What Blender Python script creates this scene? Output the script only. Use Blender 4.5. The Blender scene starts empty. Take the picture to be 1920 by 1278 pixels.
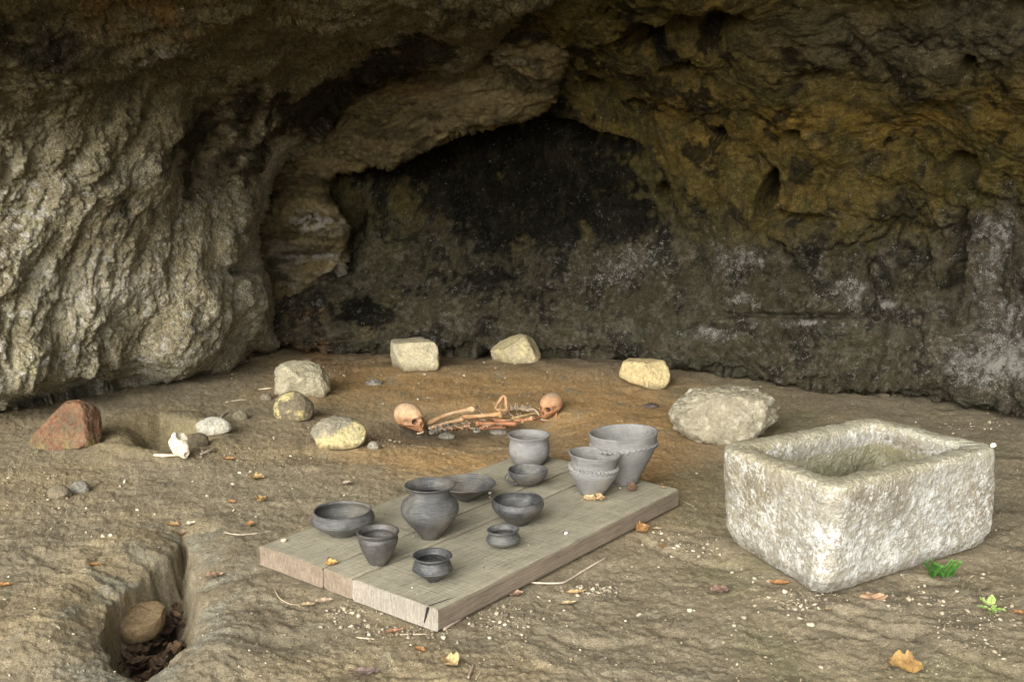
import bpy, bmesh, math, random
import numpy as np
from mathutils import Vector, Matrix, Euler

# ---------------------------------------------------------------- camera, sky, sun, exposure
sc = bpy.context.scene
col = sc.collection
TILT = math.radians(10.0); FPX = 2000.0; CAMZ = 1.45
cam_d = bpy.data.cameras.new('camera'); cam = bpy.data.objects.new('camera', cam_d); col.objects.link(cam)
cam.location = (0, 0, CAMZ); cam.rotation_euler = (math.radians(90) - TILT, 0, 0)
cam_d.sensor_width = 36; cam_d.lens = FPX / 1920 * 36; cam_d.clip_start = 0.05; cam_d.clip_end = 500
sc.camera = cam

SUN_EL, SUN_AZ = 25.0, 202.0           # azimuth clockwise from +Y: behind the camera, to its left
world = bpy.data.worlds.new('World'); sc.world = world; world.use_nodes = True
wn = world.node_tree; bg = wn.nodes['Background']
sky = wn.nodes.new('ShaderNodeTexSky'); sky.sky_type = 'NISHITA'; sky.sun_disc = False
sky.sun_elevation = math.radians(SUN_EL); sky.sun_rotation = math.radians(SUN_AZ)
sky.dust_density = 4.0; sky.air_density = 1.0
hs = wn.nodes.new('ShaderNodeHueSaturation'); hs.inputs['Saturation'].default_value = 0.10   # overcast: clouds whiten the sky
wn.links.new(sky.outputs[0], hs.inputs['Color']); wn.links.new(hs.outputs[0], bg.inputs[0])
bg.inputs[1].default_value = 0.15
sun_d = bpy.data.lights.new('sun', 'SUN'); sun = bpy.data.objects.new('sun', sun_d); col.objects.link(sun)
sun_d.energy = 1.5; sun_d.angle = math.radians(70); sun_d.color = (1.0, 0.93, 0.77)
_a, _e = math.radians(SUN_AZ), math.radians(SUN_EL)
_to = Vector((math.sin(_a) * math.cos(_e), math.cos(_a) * math.cos(_e), math.sin(_e)))
sun.rotation_euler = _to.to_track_quat('Z', 'Y').to_euler(); sun.location = (-6, -6, 8)
sc.view_settings.view_transform = 'Standard'; sc.view_settings.look = 'None'
sc.view_settings.exposure = 1.14; sc.view_settings.gamma = 1.0; sc.view_settings.use_curve_mapping = False
try:
    sc.cycles.use_denoising = True; sc.cycles.diffuse_bounces = 5; sc.cycles.max_bounces = 8
except Exception: pass

# ---------------------------------------------------------------- maths
rng = np.random.RandomState(7); random.seed(7)
CT, ST = math.cos(TILT), math.sin(TILT)
def dirs(u, v):
    X = (np.asarray(u, float) - 960) / FPX; Y = -(np.asarray(v, float) - 639) / FPX
    return np.stack([X, CT + Y * ST, -ST + Y * CT], -1)
def ray(u, v, D):                       # the point seen at u, v whose distance into the scene (y) is D
    d = dirs(u, v); return d * (np.asarray(D) / d[..., 1])[..., None] + np.array([0, 0, CAMZ])
def at(u, v, z=0.0):                    # the point seen at u, v at height z
    d = dirs(u, v); t = (z - CAMZ) / d[..., 2]; return d * np.asarray(t)[..., None] + np.array([0, 0, CAMZ])
def proj(P):
    x, y, z = P[..., 0], P[..., 1], P[..., 2] - CAMZ
    f = np.maximum(y * CT - z * ST, 0.05); up = y * ST + z * CT
    return 960 + FPX * x / f, 639 - FPX * up / f
_perm = rng.permutation(256).astype(np.int32); _perm = np.concatenate([_perm, _perm, _perm])
_g = rng.normal(size=(256, 3)).astype(np.float32); _g /= np.linalg.norm(_g, axis=1)[:, None]
def pn(P):
    P = np.asarray(P, np.float32); F = np.floor(P); I = F.astype(np.int32) & 255; f = P - F
    w = f * f * f * (f * (f * 6 - 15) + 10)
    X, Y, Z = I[..., 0], I[..., 1], I[..., 2]
    def c(dx, dy, dz):
        h = _perm[_perm[_perm[X + dx] + Y + dy] + Z + dz]; g = _g[h]
        return g[..., 0] * (f[..., 0] - dx) + g[..., 1] * (f[..., 1] - dy) + g[..., 2] * (f[..., 2] - dz)
    def L(a, b, t): return a + (b - a) * t
    x = L(L(c(0,0,0), c(1,0,0), w[..., 0]), L(c(0,1,0), c(1,1,0), w[..., 0]), w[..., 1])
    y = L(L(c(0,0,1), c(1,0,1), w[..., 0]), L(c(0,1,1), c(1,1,1), w[..., 0]), w[..., 1])
    return L(x, y, w[..., 2]) * 1.5
def fbm(P, s, o=3, off=0.0, g=0.5):
    r = 0; a = 1.0
    for k in range(o):
        r = r + a * pn(np.asarray(P) * (s * 2.03 ** k) + (off + 13.7 * k)); a *= g
    return r
def billow(P, s, o=3, off=0.0, g=0.5):
    r = 0; a = 1.0
    for k in range(o):
        r = r + a * np.abs(pn(np.asarray(P) * (s * 2.03 ** k) + (off + 9.1 * k))); a *= g
    return r
def sst(a, b, x): t = np.clip((x - a) / (b - a), 0, 1); return t * t * (3 - 2 * t)
def G(u, v, cu, cv, ru, rv, rot=0):
    c, s = math.cos(math.radians(rot)), math.sin(math.radians(rot))
    a = ((u - cu) * c + (v - cv) * s) / ru; b = (-(u - cu) * s + (v - cv) * c) / rv
    return np.exp(-(a * a + b * b))
def pdist(U, V, poly, closed=True):     # signed distance (inside +) and nearest point
    P = np.array(poly, float); Q = np.roll(P, -1, 0)
    if not closed: P, Q = P[:-1], Q[:-1]
    best = np.full(U.shape, 1e9); nu = np.zeros(U.shape); nv = np.zeros(U.shape); ins = np.zeros(U.shape, bool)
    for (ax, ay), (bx, by) in zip(P, Q):
        dx, dy = bx - ax, by - ay; t = np.clip(((U - ax) * dx + (V - ay) * dy) / (dx * dx + dy * dy + 1e-12), 0, 1)
        qx, qy = ax + t * dx, ay + t * dy; d = np.hypot(U - qx, V - qy); m = d < best
        best = np.where(m, d, best); nu = np.where(m, qx, nu); nv = np.where(m, qy, nv)
        if closed and abs(by - ay) > 1e-9:
            cr = ((ay > V) != (by > V)) & (U < (bx - ax) * (V - ay) / (by - ay) + ax); ins ^= cr
    return np.where(ins, best, -best) if closed else best, nu, nv
def kdep(v):
    t0, t1 = math.radians(12.4), TILT; f = lambda q: (CAMZ / math.tan(t1 + math.atan((q - 639) / FPX))) / (1.6 / math.tan(t0 + math.atan((q - 639) / FPX)))
    return f(v) if v >= 640 else f(640) + (1.03 - f(640)) * (640 - v) / 1240
def rbf(pts):
    A = np.array([(a, b, c * kdep(b)) for a, b, c in pts], float); X = A[:, :2] / 500
    def ph(r): return r * r * np.log(r + 1e-9)
    n = len(X); K = ph(np.linalg.norm(X[:, None] - X[None], axis=2)) + np.eye(n) * 0.02
    M = np.zeros((n + 3, n + 3)); M[:n, :n] = K; M[:n, n] = 1; M[:n, n+1:] = X; M[n, :n] = 1; M[n+1:, :n] = X.T
    w = np.linalg.solve(M, np.concatenate([A[:, 2], np.zeros(3)]))
    def f(u, v):
        q = np.stack([u, v], -1) / 500; o = w[n] + q[..., 0] * w[n+1] + q[..., 1] * w[n+2]
        for i in range(n): o = o + w[i] * ph(np.hypot(q[..., 0] - X[i, 0], q[..., 1] - X[i, 1]))
        return o
    return f
def grid_normals(P):
    a = np.gradient(P, axis=0); b = np.gradient(P, axis=1); n = np.cross(a, b)
    return n / (np.linalg.norm(n, axis=2)[..., None] + 1e-9)

# ---------------------------------------------------------------- objects
def tag(o, label=None, cat=None, group=None, kind=None):
    if label: o['label'] = label
    if cat: o['category'] = cat
    if group: o['group'] = group
    if kind: o['kind'] = kind
    return o
def link(name, me, mat, parent=None, loc=None, smooth=True):
    o = bpy.data.objects.new(name, me); col.objects.link(o)
    if mat and not me.materials: me.materials.append(mat)
    if parent: o.parent = parent
    if loc is not None: o.location = loc
    if smooth: me.shade_smooth()
    return o
def empty(name, loc, rot=(0, 0, 0)):
    o = bpy.data.objects.new(name, None); col.objects.link(o); o.location = loc; o.rotation_euler = rot
    o.empty_display_size = 0.05; return o
def mesh_np(name, V, F, C=None, W=None):
    V = np.asarray(V, np.float32); F = np.asarray(F, np.int32); k = F.shape[1]
    me = bpy.data.meshes.new(name); me.vertices.add(len(V)); me.vertices.foreach_set('co', V.ravel())
    me.loops.add(F.size); me.loops.foreach_set('vertex_index', F.ravel())
    me.polygons.add(len(F)); me.polygons.foreach_set('loop_start', np.arange(0, F.size, k, dtype=np.int32))
    me.update(calc_edges=True)
    if C is not None:
        a = me.color_attributes.new('Col', 'FLOAT_COLOR', 'POINT')
        c = np.ones((len(V), 4), np.float32); c[:, :3] = np.clip(C, 0.004, 0.95); a.data.foreach_set('color', c.ravel())
    if W is not None:
        a = me.attributes.new('Powder', 'FLOAT', 'POINT'); a.data.foreach_set('value', np.clip(W, 0, 1).astype(np.float32).ravel())
    return me
def grid_faces(n, m, keep=None, wrap=False):
    idx = np.arange(n * m).reshape(n, m)
    if wrap: idx = np.concatenate([idx, idx[:, :1]], 1)
    F = np.stack([idx[:-1, :-1], idx[:-1, 1:], idx[1:, 1:], idx[1:, :-1]], -1).reshape(-1, 4)
    if keep is not None:
        k = keep.ravel(); F = F[k[F].all(1)]
    return F
def mix(a, b, t): t = np.clip(t, 0, 1)[..., None]; return a * (1 - t) + np.array(b) * t

# ---------------------------------------------------------------- materials
def M_new(name, rough=0.9, spec=0.3):
    m = bpy.data.materials.new(name); m.use_nodes = True; b = m.node_tree.nodes['Principled BSDF']
    b.inputs['Roughness'].default_value = rough; b.inputs['Specular IOR Level'].default_value = spec
    return m, m.node_tree, b
def nd(t, typ, **kw):
    n = t.nodes.new(typ)
    for k, v in kw.items():
        if k in n.inputs: n.inputs[k].default_value = v
        else: setattr(n, k, v)
    return n
def noise(t, vec, scale, detail=4, rough=0.55, stretch=None):
    if stretch:
        mp = nd(t, 'ShaderNodeMapping'); mp.inputs['Scale'].default_value = stretch; t.links.new(vec, mp.inputs[0]); vec = mp.outputs[0]
    n = nd(t, 'ShaderNodeTexNoise', Scale=scale, Detail=detail, Roughness=rough); t.links.new(vec, n.inputs['Vector']); return n.outputs[0]
def rampf(t, fac, stops):
    r = nd(t, 'ShaderNodeValToRGB'); t.links.new(fac, r.inputs[0]); e = r.color_ramp.elements
    while len(e) < len(stops): e.new(0.5)
    for i, (p, c) in enumerate(stops):
        e[i].position = p; e[i].color = (c, c, c, 1) if isinstance(c, (int, float)) else (*c, 1)
    return r.outputs[0]
def mixc(t, a, b, fac, mode='MIX'):
    m = nd(t, 'ShaderNodeMix', data_type='RGBA', blend_type=mode)
    for s, x in ((6, a), (7, b), (0, fac)):
        if isinstance(x, bpy.types.NodeSocket): t.links.new(x, m.inputs[s])
        else: m.inputs[s].default_value = x if s == 0 else (*x, 1)
    return m.outputs[2]
def bump(t, b, h, dist, strength=1.0, prev=None):
    n = nd(t, 'ShaderNodeBump', Strength=strength, Distance=dist); t.links.new(h, n.inputs['Height'])
    if prev: t.links.new(prev, n.inputs['Normal'])
    t.links.new(n.outputs[0], b.inputs['Normal']); return n.outputs[0]
def attr_mat(name, var=((30, .7, 1.2), (180, .75, 1.2)), speck=None, bumps=((40, .01), (170, .004)), rough=0.92, spec=0.25, base=None, voro=None, powder=None):
    m, t, b = M_new(name, rough, spec)
    tc = nd(t, 'ShaderNodeTexCoord').outputs['Object']
    if base is None: c = nd(t, 'ShaderNodeAttribute', attribute_name='Col').outputs['Color']
    else:
        n = nd(t, 'ShaderNodeRGB'); n.outputs[0].default_value = (*base, 1); c = n.outputs[0]
    for s, lo, hi in var:
        c = mixc(t, c, rampf(t, noise(t, tc, s, 5, .6), [(.3, lo), (.7, hi)]), 1.0, 'MULTIPLY')
    for sp in (speck or []):
        s, th, sc_, amt = sp
        f = rampf(t, noise(t, tc, s, 3, .7), [(th, 0.0), (min(th + .07, 1), amt)])
        c = mixc(t, c, sc_, f)
    if powder:
        pc, s1, s2, amt = powder; pa = nd(t, 'ShaderNodeAttribute', attribute_name='Powder').outputs['Fac']
        ma = nd(t, 'ShaderNodeMath', operation='MULTIPLY_ADD'); t.links.new(pa, ma.inputs[0]); ma.inputs[1].default_value = .15
        mb = nd(t, 'ShaderNodeMath', operation='MULTIPLY_ADD'); t.links.new(noise(t, tc, s1, 4, .75), mb.inputs[0]); mb.inputs[1].default_value = .55
        mc = nd(t, 'ShaderNodeMath', operation='MULTIPLY'); t.links.new(noise(t, tc, s2, 4, .7), mc.inputs[0]); mc.inputs[1].default_value = .45
        t.links.new(mc.outputs[0], mb.inputs[2]); t.links.new(mb.outputs[0], ma.inputs[2]); c = mixc(t, c, pc, rampf(t, ma.outputs[0], [(.585, 0.0), (.65, amt)]))
    t.links.new(c, b.inputs['Base Color'])
    prev = None
    for s, d in bumps: prev = bump(t, b, noise(t, tc, s, 6, .65), d, 1.0, prev)
    if voro:
        vo = nd(t, 'ShaderNodeTexVoronoi', Scale=voro[0]); t.links.new(tc, vo.inputs['Vector']); prev = bump(t, b, vo.outputs['Distance'], voro[1], 1.0, prev)
    return m
MAT = {}
MAT['ground'] = attr_mat('packed_earth', var=((9, .85, 1.12), (60, .72, 1.22), (320, .6, 1.35)), speck=[(300, .64, (.55, .50, .38), .85), (300, .69, (.05, .042, .03), .8)],
                         bumps=((22, .014), (90, .012), (330, .006)), spec=.1)
MAT['pale_rock'] = attr_mat('weathered_limestone', var=((7, .8, 1.15), (38, .55, 1.3), (170, .6, 1.3)), speck=[(240, .64, (.60, .56, .46), .7), (55, .70, (.52, .44, .28), .5)],
                            bumps=((18, .03), (60, .024), (200, .009)), voro=(60, .008), spec=.1, powder=((.62, .58, .47), 120, 22, .7))
MAT['wall'] = attr_mat('cave_wall_rock', var=((5, .7, 1.25), (28, .55, 1.35), (140, .6, 1.3)), speck=[(260, .685, (.30, .28, .24), .6)],
                       bumps=((12, .05), (45, .035), (180, .012)), spec=.06, powder=((.50, .48, .42), 150, 26, .9))
MAT['ledge'] = attr_mat('ledge_rock', var=((6, .8, 1.2), (34, .65, 1.25), (150, .7, 1.25)), speck=[(260, .69, (.35, .31, .24), .6)], bumps=((14, .045), (60, .025), (200, .008)), spec=.06)
MAT['trough'] = attr_mat('lichened_limestone', var=((8, .85, 1.08), (45, .76, 1.12), (160, .74, 1.14)), bumps=((30, .007), (80, .005), (220, .003)), voro=(80, .003), spec=.1, powder=((.58, .575, .54), 70, 15, .8))
MAT['stone'] = attr_mat('boulder_stone', var=((12, .8, 1.15), (60, .75, 1.2), (220, .8, 1.2)), bumps=((14, .03), (45, .014), (160, .006)))
MAT['pebble'] = attr_mat('pebble_stone', var=((90, .8, 1.15),), bumps=((200, .003),))
MAT['bone'] = attr_mat('stained_bone', var=((28, .72, 1.15), (120, .8, 1.12)), bumps=((90, .004), (300, .0015)), rough=.85, spec=.15)
MAT['leaf'] = attr_mat('dead_leaf', var=((60, .7, 1.2), (300, .8, 1.2)), bumps=((120, .004),), rough=.7)
MAT['plant'] = attr_mat('green_leaf', var=((80, .8, 1.2),), bumps=((200, .001),), rough=.5)

def pot_mat(name, c1, c2, rough, stri):
    m, t, b = M_new(name, rough, 0.5); tc = nd(t, 'ShaderNodeTexCoord').outputs['Object']
    f = rampf(t, noise(t, tc, 9, 5, .65), [(.36, 0.0), (.66, 1.0)]); c = mixc(t, c1, c2, f)
    s = rampf(t, noise(t, tc, 5, 4, .6, (3, 3, 60)), [(.35, .84), (.65, 1.12)]); c = mixc(t, c, s, .85, 'MULTIPLY')
    d = rampf(t, noise(t, tc, 70, 5, .7), [(.58, 0.0), (.74, .4)]); c = mixc(t, c, (.27, .26, .23), d)
    c = mixc(t, c, (c2[0] * 1.15, c2[1] * .98, c2[2] * .78), rampf(t, noise(t, tc, 5.5, 3, .55), [(.5, 0.0), (.66, .7)])); c = mixc(t, c, (c1[0] * .7, c1[1] * .7, c1[2] * .72), rampf(t, noise(t, tc, 7.5, 3, .6, (1, 1, 1.3)), [(.54, 0.0), (.64, .75)]))
    t.links.new(c, b.inputs['Base Color'])
    r = rampf(t, noise(t, tc, 14, 4, .6), [(.3, rough - .1), (.7, min(rough + .2, .98))]); t.links.new(r, b.inputs['Roughness'])
    p = bump(t, b, noise(t, tc, 6, 4, .6, (2, 2, 45)), stri); bump(t, b, noise(t, tc, 120, 5, .6), .0016, 1, p); return m
MAT['pot_dark'] = pot_mat('burnished_black_clay', (.030, .031, .034), (.090, .090, .088), .28, .003)
MAT['pot_brown'] = pot_mat('grey_brown_clay', (.045, .042, .040), (.10, .095, .088), .36, .002)
MAT['pot_mid'] = pot_mat('smoked_grey_clay', (.055, .056, .057), (.135, .132, .120), .38, .005)
MAT['pot_light'] = pot_mat('matt_grey_clay', (.15, .15, .145), (.215, .21, .195), .8, .003)

_b0, _b1 = at(486, 1021, .09), at(988, 845, .09); WROT = math.atan2(_b1[1] - _b0[1], _b1[0] - _b0[0])
def wood_mat(name, c1, c2, vecs, grain=(1.2, 26, 26), fine=.002, saw=0.0):
    m, t, b = M_new(name, .88, .15); tc0 = nd(t, 'ShaderNodeTexCoord').outputs['Object']; mp = nd(t, 'ShaderNodeMapping'); mp.inputs['Rotation'].default_value = (0, 0, -WROT); t.links.new(tc0, mp.inputs[0]); tc = mp.outputs[0]
    g = noise(t, tc, 6, 6, .65, grain); c = mixc(t, c1, c2, rampf(t, g, [(.3, 0.0), (.7, 1.0)]))
    c = mixc(t, c, rampf(t, noise(t, tc, 7, 5, .65), [(.3, .80), (.7, 1.12)]), 1.0, 'MULTIPLY')
    c = mixc(t, c, rampf(t, noise(t, tc, 5, 4, .6, (1.2, 22, 22)), [(.30, .62), (.42, 1.0)]), 1.0, 'MULTIPLY')
    c = mixc(t, c, rampf(t, noise(t, tc, 130, 3, .6), [(.63, 1.0), (.72, .45)]), 1.0, 'MULTIPLY')
    p = bump(t, b, g, fine * 2)
    if saw:
        sw = noise(t, tc, 6, 3, .6, (30, .8, .8)); c = mixc(t, c, rampf(t, sw, [(.38, .80), (.52, 1.03)]), saw, 'MULTIPLY'); p = bump(t, b, sw, .003, 1, p)
    t.links.new(c, b.inputs['Base Color']); bump(t, b, noise(t, tc, 60, 5, .65), fine, 1, p); return m
MAT['wood_top'] = wood_mat('dusty_grey_plank', (.25, .228, .165), (.34, .315, .235), (40, 1, 1), (1.5, 14, 14), .0015, .5)
MAT['wood_side'] = wood_mat('brown_plank_side', (.15, .118, .085), (.27, .225, .17), (3, 3, 30), (1.5, 20, 34))
MAT['wood_end'] = wood_mat('sawn_grey_end', (.20, .175, .14), (.36, .33, .275), (3, 3, 30), (8, 30, 5))
MAT['wood_end_red'] = wood_mat('sawn_brown_end', (.14, .105, .075), (.29, .235, .175), (3, 3, 30), (8, 30, 5))

# ---------------------------------------------------------------- ground: one sheet
gy = lambda v: float(at(960, v)[1])
def upt(u, v): p = at(u, v); return (float(p[0]), float(p[1]))
def apt(u, v, z): p = at(u, v, z); return (float(p[0]), float(p[1]))
PD = -.20
PIT = [upt(*q) for q in ((340, 984), (352, 1012), (362, 1060), (374, 1125), (362, 1185), (312, 1238), (262, 1264), (216, 1238), (184, 1180), (198, 1125), (240, 1088), (285, 1052), (318, 1036), (336, 1014))]
HOL = [upt(*q) for q in ((248, 802), (300, 788), (368, 800), (382, 832), (330, 850), (268, 842))]
BRD = [apt(*q, .085) for q in ((486, 1021), (823, 1142), (1273, 917), (988, 845))]
TRF = [apt(*q, 0) for q in ((1352, 1016), (1550, 1122), (1868, 1026), (1700, 950))]
def G2(x, y, u_, v_, rx, ry): c = upt(u_, v_); return G(x, y, c[0], c[1], rx, ry)
def ground_z(x, y, fine=True):
    x = np.asarray(x, float); y = np.asarray(y, float); P = np.stack([x, y, x * 0], -1)
    z = 0.022 * fbm(P, .9, 3, 3.1) + .010 * fbm(P, 4, 3, 8)
    # erosion ripples in the soft bedrock, strongest near the viewer, in patches
    W = P + .30 * np.stack([fbm(P, 1.6, 3, 20), fbm(P, 1.6, 3, 40), x * 0], -1)
    near = 1 - sst(3.4, 4.8, y); Q = W * np.array([1.8, 6.0, 1]) + 5
    Q[..., 1] = Q[..., 1] + Q[..., 0] * .45; pt = sst(-.25, .5, fbm(P, 1.1, 2, 66))
    z = z + (.014 * near * pt + .004) * (billow(Q, 1.0, 4, 2, .55) - .35)
    Q2 = W * np.array([6, 17., 1]) + 50; z = z + (.003 * near * pt + .002) * (billow(Q2, 1.0, 2, 5) - .3)
    if fine: z = z + .0055 * fbm(P, 24, 4, 60, .7)
    # the crevice: a gentle left bank, a steeper right one, an abrupt near end
    dp, px_, py_ = pdist(x, y, PIT); wob = .012 * fbm(P, 9, 4, 70, .6); c0 = upt(285, 1150)
    ang = np.arctan2(y - c0[1], x - c0[0]); rightw = sst(.1, .9, np.cos(ang)); farw = sst(.3, .9, np.sin(ang)); leftw = sst(.2, .9, -np.cos(ang))
    d = dp + wob; w = .05 + .05 * rightw + .04 * farw; t = np.clip(d / w, 0, 1)
    z = z * (1 - .6 * (d > 0)) + PD * (1 - (1 - t) ** 2.2) - .045 * np.exp(-np.maximum(-d, 0) / (.05 + .10 * leftw)) + .02 * np.exp(-((-d - .16) / .09) ** 2) * (.3 + leftw)
    # hollow beside the left rock wall
    dh, _, _ = pdist(x, y, HOL); oh = -dh + .02 * fbm(P, 7, 2, 30)
    z = z - .17 * (1 - sst(-.13, .05, oh)) + .02 * np.exp(-((oh - .1) / .08) ** 2)
    # the grave: a shallow oval scoop
    cx, cy = at(893, 794)[:2]; r = np.hypot((x - cx) / .60, (y - cy) / .42) + .12 * fbm(P, 3, 2, 90)
    z = z - .10 * (1 - sst(.35, 1.25, r)) + .04 * G2(x, y, 985, 700, 1.3, .4)
    # washed-out channels beside the trough and low swellings
    for l_, w_, d_ in (([(1560, 1140), (1660, 1180), (1780, 1225), (1930, 1275)], .03, .028), ([(1180, 1000), (1290, 1040), (1380, 1058)], .025, .022), ([(1010, 1190), (1130, 1215), (1250, 1190)], .02, .016), ([(1230, 1180), (1330, 1205), (1440, 1215)], .02, .012)):
        dl, _, _ = pdist(x, y, [upt(*q) for q in l_], False); z = z - d_ * np.exp(-((dl + .03 * fbm(P, 8, 2, 3)) / w_) ** 2)
    z = z + .03 * G2(x, y, 420, 1230, .20, .16) - .03 * G2(x, y, 505, 1205, .10, .05) + .03 * G2(x, y, 100, 1180, .35, .2)
    for u_, v_, w_ in ((560, 740, 106), (546, 786, 76), (630, 838, 106), (776, 698, 95), (967, 684, 97), (1212, 728, 96), (1366, 820, 208), (106, 832, 124)):
        c = upt(u_, v_); q = w_ / FPX * c[1] * .62; z = z + .016 * G(x, y, c[0], c[1], q, q * .8)
    # flat bearing under the planks and the trough
    for pl, wd in ((BRD, .10), (TRF, .08)):
        db, _, _ = pdist(x, y, pl); k = sst(-wd, .0, db); z = z * (1 - k) + k * (.006 + .004 * fbm(P, 20, 2, 2))
    return z
def gz(x, y): return float(ground_z(np.array([x]), np.array([y]))[0])
def drop(u, v, lift=0.0):               # the ground point seen at u, v
    z = 0.0
    for _ in range(12):
        p = at(u, v, z); z = .5 * z + .5 * gz(p[0], p[1])
    p = at(u, v, z); return Vector((p[0], p[1], gz(p[0], p[1]) + lift))

Vr = np.concatenate([np.arange(655, 900, 1.7), np.arange(900, 1460, 2.2)]); ys = sorted(set([round(gy(v), 5) for v in Vr]))
ys = np.concatenate([np.linspace(-40, ys[0], 40)[:-1], ys, np.linspace(ys[-1], 13, 20)[1:]])
Xi = np.arange(-.66, .66, .00125); Xi = np.concatenate([-np.geomspace(18, .67, 24), Xi, np.geomspace(.67, 18, 24)])
wy = np.maximum(ys, 1.6) + .15
gx = Xi[None, :] * wy[:, None]; gyy = np.repeat(ys[:, None], len(Xi), 1)
gz_ = ground_z(gx, gyy)
P = np.stack([gx, gyy, gz_], -1); u, v = proj(P)
n1 = fbm(P, 1.7, 4, 5); n2 = fbm(P, 7, 3, 15); n3 = fbm(P * np.array([1, 3.2, 1]), 3.5, 4, 25)
C = np.zeros(P.shape) + np.array([.325, .275, .185])
C = mix(C, (.40, .32, .19), .8 * sst(-.1, .6, n1))
och = np.clip(1.25 * G(u, v, 1000, 745, 340, 62, 4) + 1.0 * G(u, v, 860, 870, 240, 42, 8) + 1.0 * G(u, v, 1180, 870, 150, 90) + .6 * G(u, v, 660, 700, 140, 50), 0, 1)
C = mix(C, (.50, .315, .135), och * sst(-.75, .35, n2 + .35) * .88)
C = mix(C, (.42, .19, .05), .9 * G(u, v, 600, 665, 45, 14, 20) * sst(-.3, .4, n2))
C = mix(C, (.34, .275, .135), .6 * G(u, v, 330, 810, 120, 40))
C = mix(C, (.20, .16, .105), .5 * sst(.12, .62, n3) * (1 - och * .7))
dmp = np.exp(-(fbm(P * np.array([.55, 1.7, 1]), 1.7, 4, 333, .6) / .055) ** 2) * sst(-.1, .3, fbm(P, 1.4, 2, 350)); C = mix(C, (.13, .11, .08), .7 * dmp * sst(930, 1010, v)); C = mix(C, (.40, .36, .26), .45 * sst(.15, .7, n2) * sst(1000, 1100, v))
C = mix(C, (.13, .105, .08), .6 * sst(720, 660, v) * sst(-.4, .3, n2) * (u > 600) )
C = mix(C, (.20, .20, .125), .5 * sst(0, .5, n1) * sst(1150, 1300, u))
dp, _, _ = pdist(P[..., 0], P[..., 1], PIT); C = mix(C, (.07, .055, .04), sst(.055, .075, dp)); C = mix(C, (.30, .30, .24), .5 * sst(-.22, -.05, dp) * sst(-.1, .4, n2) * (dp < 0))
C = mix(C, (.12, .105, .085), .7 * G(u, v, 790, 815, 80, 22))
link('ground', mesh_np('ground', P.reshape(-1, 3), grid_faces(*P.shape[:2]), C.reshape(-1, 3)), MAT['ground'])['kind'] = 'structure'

# ---------------------------------------------------------------- back wall: a sheet swept along its foot, leaning over into a roof
base = np.array([(-5.5, 7.0), (-3.6, 7.9)] + [apt(*q, .05) for q in ((300, 644), (520, 651), (640, 655), (750, 658), (900, 664), (1060, 669), (1170, 675), (1300, 692), (1430, 708), (1560, 730), (1700, 735), (1790, 754), (1920, 780), (2100, 805))] + [(5.0, 4.2), (6.2, 2.6)])
tk = np.concatenate([[0], np.cumsum(np.linalg.norm(np.diff(base, axis=0), axis=1))])
ss = np.concatenate([np.arange(0, tk[-1] - 2.4, .0095), np.linspace(tk[-1] - 2.4, tk[-1], 60)])
bx = np.interp(ss, tk, base[:, 0]); by = np.interp(ss, tk, base[:, 1])
k = np.hanning(61); k /= k.sum(); bx = np.convolve(np.pad(bx, 30, 'edge'), k, 'valid'); by = np.convolve(np.pad(by, 30, 'edge'), k, 'valid')
tx, ty = np.gradient(bx), np.gradient(by); ln = np.hypot(tx, ty); nx, ny = ty / ln, -tx / ln     # points to the viewer
prof = np.array([(-.55, -.12), (-.42, -.02), (-.16, .035), (0, .06), (.05, .12), (.02, .3), (-.04, .6), (-.02, .85), (.1, 1.1), (.32, 1.42), (.62, 1.7), (1.05, 1.95), (1.6, 2.15), (2.3, 2.35), (3.0, 2.5), (3.8, 2.7)]) * 1.07
pk = np.concatenate([[0], np.cumsum(np.linalg.norm(np.diff(prof, axis=0), axis=1))]); tt = np.concatenate([np.arange(0, 3.6, .0085), np.linspace(3.6, pk[-1], 70)])
po = np.interp(tt, pk, prof[:, 0]); pz = np.interp(tt, pk, prof[:, 1])
k = np.hanning(25); k /= k.sum(); po = np.convolve(np.pad(po, 12, 'edge'), k, 'valid'); pz = np.convolve(np.pad(pz, 12, 'edge'), k, 'valid')
P = np.stack([bx[None] + nx[None] * po[:, None], by[None] + ny[None] * po[:, None], np.repeat(pz[:, None], len(ss), 1)], -1)
N = np.stack([np.repeat(nx[None], len(tt), 0), np.repeat(ny[None], len(tt), 0), np.zeros(P.shape[:2])], -1)
Nn = grid_normals(P); Nn *= np.sign((Nn * (np.array([0, 0, CAMZ]) - P)).sum(-1))[..., None]
lip = sst(.35, .0, P[..., 2]); P[..., 2] += .05 * lip * fbm(np.stack([P[..., 0], P[..., 0] * 0, P[..., 0] * 0], -1), 2.2, 3, 4) * sst(-.6, -.1, np.repeat(po[:, None], len(ss), 1))
u, v = proj(P)
wu = u + 22 * fbm(P, 2.5, 3, 77); wv = v + 16 * fbm(P, 2.5, 3, 99)
rec2 = G(wu, wv, 830, 320, 330, 230); rec = 1.0 * G(wu, wv, 780, 345, 230, 60, -8) + .4 * G(wu, wv, 960, 400, 130, 90)
S = P * np.array([1, 1, .6])
dsp = .11 * fbm(P, 1.3, 3, 1) + (.10 - .045 * sst(430, 300, v)) * (billow(S, 3.2, 4, 6, .55) - .35) + (.035 - .014 * sst(430, 300, v)) * (billow(P, 12, 3, 3, .55) - .3) + .008 * fbm(P, 50, 2, 12)
up_ = sst(480, 330, v); ck = np.exp(-(fbm(S, 1.4, 4, 140, .6) / .035) ** 2) * sst(-.2, .3, fbm(P, 1.1, 2, 9)); dsp = dsp - .022 * ck
dl = P * np.array([2.4, 2.4, 5.5]) + .6 * np.stack([P[..., 2], P[..., 2], P[..., 0]], -1)
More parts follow.
